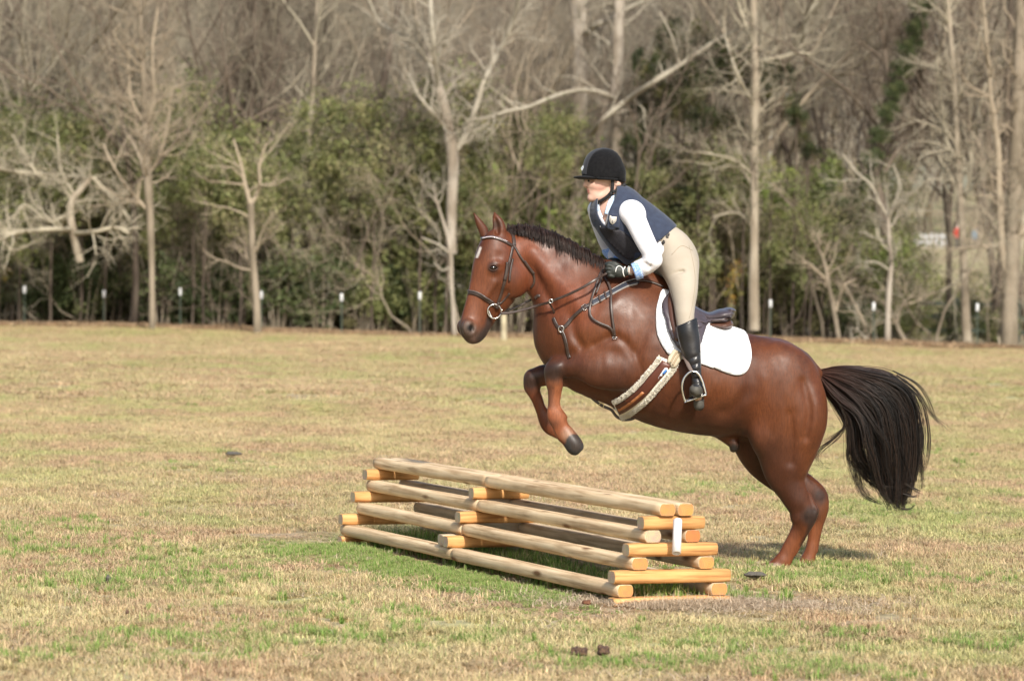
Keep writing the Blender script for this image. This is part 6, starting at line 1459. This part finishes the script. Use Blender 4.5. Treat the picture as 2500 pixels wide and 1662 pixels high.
s = SDF((.33, HD - .2, 2.2), (.80, HD + .16, 2.5), .0045)
s.ell(fp(1499, 434), .070, .045, .094, -18, k=.008, L=RL); s.plane(P(1500, 439, HD), (-.36, 0, -1), .003); s.plane(P(1472, 430, HD), (-1, 0, 0), .003)
s.obj('back_rim', M_vel, hel)
s = SDF((.33, HD - .26, 2.25), (.62, HD + .2, 2.5), .0042)
s.ell(fp(1431, 434.5), .078, .0115, .088, -2, k=.004, L=RL); s.tube([list(fp(1445, 436, .086)) + [.009, .012], list(fp(1475, 438, .105)) + [.008, .008], list(fp(1500, 440, .09)) + [.008, .01]], k=.006, L=RL)
s.obj('peak', M_vel, hel)
helm(.0025, True).obj('front_panel', M_vel2, hel)
ST = bvh(shell)
q, nn = hit(ST, 1420.5, 412.5); nn = Vector(nn)
def diamond(nm, a, b, m, off):
    c0 = hit(ST, 1423.5, 411)[0]; n_ = Vector((-.62, -.76, .18)).normalized(); u_ = Vector((.77, -.62, .05)).normalized(); v_ = n_.cross(u_); v_ = v_ if v_.z > 0 else -v_; v_ = (v_ + Vector((.18, 0, 0))).normalized()
    pts = [c0 + v_ * b, c0 + u_ * a, c0 - v_ * b, c0 - u_ * a]; c = [p + n_ * off for p in pts]
    me = raw_mesh(nm, c + [p - n_ * .006 for p in c], [(0, 1, 2, 3), (7, 6, 5, 4), (0, 4, 5, 1), (1, 5, 6, 2), (2, 6, 7, 3), (3, 7, 4, 0)])
    bm = bmesh.new(); bm.from_mesh(me); bmesh.ops.recalc_face_normals(bm, faces=bm.faces); bm.to_mesh(me); bm.free(); link_mesh(nm, me, m, hel)
diamond('badge', .0105, .016, mat('badge_silver', (.7, .74, .78, 1), .35), .008)
diamond('badge_centre', .0055, .009, mat('badge_grey', (.25, .28, .31, 1), .4), .0092)
M_web = mat('black_web', (.008, .008, .009, 1), .7)
def hstrap(pts, w_=.02):
    P3 = []
    for a, b, l in pts:
        p = fp(a, b, l); P3.append(p)
    sp = spline([list(p) for p in P3], 6); N = np.tile(-RLV + np.array([0, -.3, 0]), (len(sp), 1)); ribbon('chin_strap', sp, N, w_, .004, M_web, hel)
hstrap([(1480, 438, .086), (1481, 452, .083), (1480.5, 466, .077), (1474, 478, .066), (1464, 488, .046), (1455, 492.5, .02), (1451, 493, -.01)], .021)
hstrap([(1514, 449, .075), (1504, 458, .08), (1494, 466, .08), (1481, 469, .078)], .019)
sphere('buckle', fp(1478, 474, .078).tolist(), .009, M_web, hel, (1, .6, 1.4), seg=8)

# shirt: sleeves, collar
M_shirt = mat('white_shirt', (.80, .79, .84, 1), .8, bump=(26, .35, .008), sheen=.1)
M_blue = mat('blue_cuff', (.22, .40, .80, 1), .75, noise=(120, (.5, .62, .85, 1), .45, .6))
s = SDF((.38, HD - .42, 1.70), (1.02, HD + .36, 2.36), .0055)
s.ell(P(1543, 521, HD - .150), .078, .086, .066, 60, k=.03)
s.tube([pt(1543, 519, 28, HD - .155, .062), pt(1557, 550, 26, HD - .20, .058), pt(1575, 588, 24, HD - .24, .054), pt(1591, 618, 22, HD - .26, .05), pt(1595, 634, 21, HD - .26, .048)], k=.02)
s.tube([pt(1594, 634, 21, HD - .26, .048), pt(1583, 645, 22, HD - .245, .048), pt(1568, 653, 21.5, HD - .22, .045), pt(1550, 660, 20, HD - .20, .04)], k=.02)
s.plane(P(1553, 660, HD - .2), (-.94, 0, -.36), .003)
for (a, b, c, d, r_) in ((1572, 560, 1590, 548, 2), (1545, 570, 1562, 572, 1.5), (1588, 648, 1578, 668, 1.6), (1578, 644, 1570, 668, 1.6), (1570, 644, 1562, 668, 1.6), (1600, 612, 1612, 612, 2), (1522, 556, 1536, 552, 2), (1518, 535, 1534, 532, 2)):
    s.tube([pt(a, b, r_, HD - .292, .010), pt(c, d, r_, HD - .292, .010)], k=.02, sub=True)
s.tube([pt(1458, 512, 24, HD + .14, .055), pt(1460, 540, 18, HD + .18, .05), pt(1474, 580, 17, HD + .21, .048), pt(1486, 608, 16, HD + .22, .045), pt(1500, 628, 15, HD + .17, .04)], k=.02)
s.tube([pt(1487, 505, 27, HD, .066), pt(1495, 530, 42, HD, .10), pt(1530, 560, 46, HD, .13), pt(1590, 595, 42, HD, .135), pt(1620, 610, 42, HD, .14)], k=.02)
s.tube([pt(1484, 470, 19, HD - .10, .13), pt(1477, 498, 15, HD - .12, .13), pt(1473, 515, 11, HD - .14, .11), pt(1476, 532, 6, HD - .15, .09), pt(1479, 543, 2, HD - .15, .08)], k=.006, sub=True)
s.obj('shirt', M_shirt, rider)
SH = None
s = SDF((.4, HD - .32, 1.66), (.85, HD + .3, 1.98), .005)
s.tube([pt(1575, 654, 22.5, HD - .225, .05), pt(1545, 665, 21.5, HD - .20, .046)], k=.0, n=3)
s.plane(P(1547, 664, HD - .2), (-.94, 0, -.36), .002); s.plane(P(1563, 656, HD - .2), (.94, 0, .36), .002)
s.obj('cuff', M_blue, rider)
s = SDF((.4, HD - .02, 1.66), (.85, HD + .36, 1.98), .0055)
s.tube([pt(1486, 612, 16.5, HD + .22, .047), pt(1505, 634, 15, HD + .16, .04), pt(1512, 640, 13, HD + .13, .036)], k=0)
s.obj('cuff', M_blue, rider)
# collar: pale blue strip round the neck and the open front edges
free = lambda nm, pts, w_, m_, nr: ribbon(nm, (sp := spline([list(p) for p in pts], 6)), np.tile(nr, (len(sp), 1)), w_, .005, m_, rider)
M_col = mat('pale_blue_collar', (.45, .62, .85, 1), .75, noise=(120, (.62, .74, .88, 1), .45, .6))
VBT = RT
strap('collar', RT, [(1506, 468), (1499, 480), (1492, 496), (1487, 512), (1484, 524)], .034, .006, M_col, rider, off=.012)
strap('collar', RT, [(1463, 505), (1465, 514), (1469, 524), (1473, 532)], .022, .006, M_col, rider, off=.012)
strap('placket', RT, [(1465, 520), (1472, 533), (1480, 547)], .020, .005, M_shirt, rider, off=.016)
strap('placket', RT, [(1489, 522), (1485, 536), (1481, 548)], .012, .005, M_shirt, rider, off=.016)

# vest
M_vest = mat('navy_vest', (.022, .034, .068, 1), .85, noise=(40, (.015, .023, .050, 1), .35, .65), bump=(200, .3, .002), sheen=.25)
M_vestd = mat('dark_mesh', (.014, .014, .020, 1), .75, noise=(150, (.03, .028, .035, 1), .4, .6), bump=(300, .5, .001))
def vest_body(infl=0):
    s = SDF((.34, HD - .34, 1.64), (1.14, HD + .34, 2.38), .0055)
    e = infl * F_PX / HD
    s.tube([pt(1487, 505, 30 + e, HD, .085 + infl), sec(1450 - e, 545, 1556 + e, 478, HD, .165 + infl), sec(1462 - e, 572, 1586 + e, 502, HD, .172 + infl), sec(1486 - e, 603, 1622 + e, 530, HD, .172 + infl),
            sec(1520 - e, 636, 1655 + e, 556, HD, .165 + infl), sec(1548, 668, 1685, 590, HD, .16 + infl)], k=.01, n=6)
    return s
s = vest_body()
s.tube([sec(1440, 508, 1462, 508, HD + .09, .03), sec(1441, 525, 1462, 525, HD + .04, .04), sec(1446, 545, 1464, 545, HD - .02, .04)], k=.015)
s.tube([pt(1512, 476, 13, HD - .05, .04), pt(1500, 500, 12, HD - .13, .03), pt(1494, 530, 13, HD - .165, .025), pt(1493, 548, 14, HD - .165, .02)], k=.012)
s.tube([pt(1482, 455, 24, HD - .08, .15), pt(1482, 476, 21.5, HD - .10, .15), pt(1475, 500, 17, HD - .12, .14), pt(1472, 516, 14, HD - .14, .12), pt(1475, 535, 9, HD - .15, .09), pt(1480, 550, 3, HD - .15, .07)], k=.006, sub=True)   # neck opening
s.plane(P(1545, 638, HD), (.62, 0, -.74), .004)
s.plane(P(1655, 570, HD), (.75, 0, -.5), .006)
vest = s.obj('vest', M_vest, rider)
VT = bvh(vest)
patch('front_panel', VT, [(1463, 558), (1476, 552), (1486, 556), (1510, 561), (1524, 567), (1545, 585), (1556, 600), (1566, 618), (1560, 629), (1540, 634), (1527, 631), (1512, 618), (1494, 600), (1478, 582)], .0, .004, M_vestd, rider, cell=7, rnd=True)
patch('shoulder_flap', VT, [(1489, 520), (1508, 522), (1513, 532), (1512, 558), (1482, 553), (1483, 538)], .0, .008, M_vest, rider, cell=7)
patch('chest_flap', VT, [(1440, 508), (1454, 506), (1456, 520), (1453, 541), (1444, 542), (1440, 528)], .0, .007, M_vest, rider, cell=6)
bd = patch('crest', VT, [(1489, 525.5), (1495, 529), (1506, 529.5), (1504.5, 540), (1500, 545.5), (1494.5, 548.5), (1489.5, 543), (1487.5, 535)], .008, .003, mat('crest_grey', (.62, .59, .54, 1), .5), rider, cell=5)
BT = bvh(bd)
patch('crest_field', BT, [(1490.5, 528.5), (1495, 531), (1504, 531.5), (1503, 540), (1499, 544), (1494.6, 546), (1491, 541), (1489.6, 535)], .0005, .0015, mat('crest_field', (.45, .42, .39, 1), .5), rider, cell=5)
patch('crest_figure', BT, [(1495, 537.5), (1496.6, 537.5), (1496.8, 545), (1495, 545.5), (1494.4, 541)], .0018, .0012, mat('crest_figure', (.10, .09, .085, 1), .5), rider, cell=5)
sphere('snap', hit(VT, 1466, 553)[0], .005, M_steel, rider, (1, .5, 1), seg=8)

# breeches
M_br = mat('beige_breeches', (.39, .34, .275, 1), .8, noise=(5, (.34, .295, .235, 1), .4, .7), bump=(16, .25, .008), sheen=.1)
s = SDF((.78, HD - .44, 1.36), (1.22, HD + .44, 2.06), .0058)
s.tube([sec(1590, 610, 1655, 560, HD, .135), sec(1596, 632, 1684, 585, HD, .155), sec(1604, 655, 1702, 615, HD, .175), sec(1620, 672, 1705, 650, HD, .165)], k=.02)
s.tube([sec(1612, 655, 1706, 645, HD - .10, .10), sec(1628, 685, 1705, 680, HD - .15, .095), sec(1637, 712, 1703, 712, HD - .205, .085), sec(1644, 742, 1698, 740, HD - .26, .074),
        sec(1648, 768, 1695, 762, HD - .31, .066), sec(1652, 792, 1695, 785, HD - .335, .06), sec(1656, 810, 1696, 805, HD - .345, .055)], k=.03)
s.tube([sec(1588, 655, 1650, 650, HD + .10, .09), sec(1600, 690, 1670, 690, HD + .19, .085), sec(1630, 740, 1690, 740, HD + .28, .07), sec(1652, 790, 1695, 785, HD + .35, .06), sec(1656, 810, 1696, 805, HD + .36, .055)], k=.03)
for c_ in (((1612, 640), (1640, 618), (1672, 600)), ((1622, 662), (1645, 640), (1664, 618)), ((1628, 676), (1648, 666), (1668, 662)), ((1605, 628), (1625, 620))):
    s.tube([pt(a, b, 1.8, HD - .222 - .008 * (i == 1), .012) for i, (a, b) in enumerate(c_)], k=.025, sub=True)
s.plane(P(1597, 592, HD), (-.62, 0, .76), .003)
brc = s.obj('breeches', M_br, rider)
BRT = bvh(brc)
strap('seam', BRT, [(1682, 600), (1692, 640), (1697, 680), (1694, 720), (1688, 755), (1682, 778)], .0022, .0012, mat('seam', (.30, .25, .18, 1), .8), rider, off=.0005)
strap('seam', BRT, [(1640, 622), (1664, 600), (1690, 612)], .003, .002, MATS['seam'], rider, off=.0005)
M_belt = mat('belt_black', (.012, .012, .014, 1), .6)
def knot(cx, cy, ang, L_=17, W_=6):
    for ph in (0, PI / 1.0, PI / 2):
        pts = []
        for i in range(22):
            t = i / 21; u = (t - .5) * L_; v = math.sin(t * PI * 3.2 + ph) * W_; a = math.radians(ang)
            pts.append((cx + u * math.cos(a) - v * math.sin(a), cy + u * math.sin(a) + v * math.cos(a)))
        strap('braided_belt', BRT, pts, .0032, .0016, M_belt, rider, off=.001, n=2, smooth=0)
knot(1630, 575, -72, 13, 3.4); knot(1618, 594, -52, 15, 3.4)

# boots
def boot(D1, sg, full=True):
    s = SDF((.94, min(D1 - sg * .02, D1 + sg * .22) - .12, .90), (1.22, max(D1, D1 + sg * .22) + .12, 1.56), .0055)
    o = lambda v: D1 + sg * v
    s.tube([sec(1649, 783, 1699, 763, o(0), .062), sec(1652, 812, 1706, 808, o(.015), .062), sec(1658, 835, 1710, 832, o(.02), .058), sec(1668, 862, 1711, 862, o(.03), .052),
            sec(1681, 890, 1712, 892, o(.04), .042), sec(1687, 915, 1713, 915, o(.05), .038), sec(1690, 938, 1717, 945, o(.045), .04)], k=.01, n=6)
    s.tube([pt(1704, 945, 13, o(.045), .04), pt(1704, 958, 14, o(.07), .04), pt(1699, 953, 16, o(.13), .045), pt(1697, 952, 14.5, o(.165), .035)], k=.02)
    s.tube([pt(1706, 965, 12.5, o(.04), .032), pt(1706, 984, 12.5, o(.035), .032), pt(1707, 990, 12.5, o(.035), .032)], k=.012)
    s.plane(P(1675, 786, D1), (-.42, 0, .9), .003)
    for a, b, c, d in ((1672, 882, 1708, 866), (1674, 898, 1712, 884), (1682, 909, 1712, 903), (1688, 925, 1716, 925)):
        s.tube([pt(a, b, 1.6, o(.09), .012), pt(c, d, 1.6, o(.088), .012)], k=.018, sub=True)
    s.plane(P(1700, 1001, D1), (-.1, 0, -1), .003)
    return s
bt = boot(HD - .345, -1).obj('boot', M_black, rider)
BOT = bvh(bt)
boot(HD + .36, 1).obj('boot', M_black, rider)
M_dust = mat('dusty_leather', (.085, .08, .068, 1), .7, noise=(20, (.05, .047, .04, 1), .35, .65))
patch('toe_cap', BOT, [(1684, 950), (1688, 941), (1697, 936), (1707, 939), (1714, 950), (1715, 960), (1700, 966), (1684, 969)], .005, .004, M_dust, rider, cell=4, rnd=True)
patch('heel_sole', BOT, [(1693, 978), (1719, 975), (1719, 995), (1712, 999), (1698, 1000), (1694, 992)], .005, .006, M_dust, rider, cell=4)
strap('boot_top', BOT, [(1651, 791), (1664, 790), (1680, 784), (1692, 772)], .006, .004, M_black, rider, off=.001)
strap('boot_seam', BOT, [(1703, 775), (1706, 800), (1708, 830), (1709, 860)], .004, .003, mat('boot_seam', (.10, .09, .10, 1), .5), rider, off=.001)

# gloves: palm, four curled fingers and thumb, closed round the rein
M_glove = mat('black_glove', (.012, .016, .014, 1), .6, noise=(60, (.03, .034, .03, 1), .4, .6))
def glove(D1, cx=0, cy=0):
    s = SDF((.42, D1 - .12, 1.66), (.78, D1 + .12, 1.92), .0038)
    p = lambda x, y, r, d, w_: pt(x + cx, y + cy, r, D1 + d, w_)
    s.tube([p(1527, 664, 11, 0, .024), p(1515, 663, 15, -.004, .026), p(1500, 661, 15, -.006, .024)], k=.008)
    for i, (y0, y1, ln) in enumerate(((650, 648, 13), (658, 657, 15), (666, 666, 14), (674, 674, 11))):
        x0 = 1494 + i * 1.0
        s.tube([p(x0, y0, 5.0, -.012, .013), p(x0 - ln * .75, y1 - 1, 4.8, -.012, .0125), p(x0 - ln, y1 + 1, 4.4, .006, .0115), p(x0 - ln * .7, y1 + 2, 4.2, .024, .011), p(x0 - ln * .2, y1 + 2, 3.8, .026, .010)], k=.0035, n=4)
    s.tube([p(1512, 650, 6, .004, .014), p(1500, 643, 5.2, .0, .0125), p(1487, 642, 4.6, .006, .011), p(1479, 645, 3.8, .010, .010)], k=.005)
    return s
g1 = glove(HD - .185).obj('glove', M_glove, rider)
glove(HD + .09, 4, -8).obj('glove', M_glove, rider)
G1 = bvh(g1)
strap('glove_piping', G1, [(1503, 664), (1505, 654), (1511, 650), (1518, 653), (1521, 660)], .0045, .0025, mat('white_piping', (.8, .8, .78, 1), .6), rider, off=.001)
strap('glove_cuff', G1, [(1526, 652), (1521, 660), (1522, 670), (1527, 679), (1532, 684)], .006, .0035, MATS['white_piping'], rider, off=.002)
for i, (dx, c) in enumerate(((0, (.45, .55, .55, 1)), (4, (.7, .7, .68, 1)), (8, (.75, .72, .6, 1)))):
    ring('bracelet', 1535 + dx * .9, 660 + dx * .2, 10.2, HD - .185, .0024, mat('bracelet%d' % i, c, .5), rider, yaw=1.25, sx=.75)
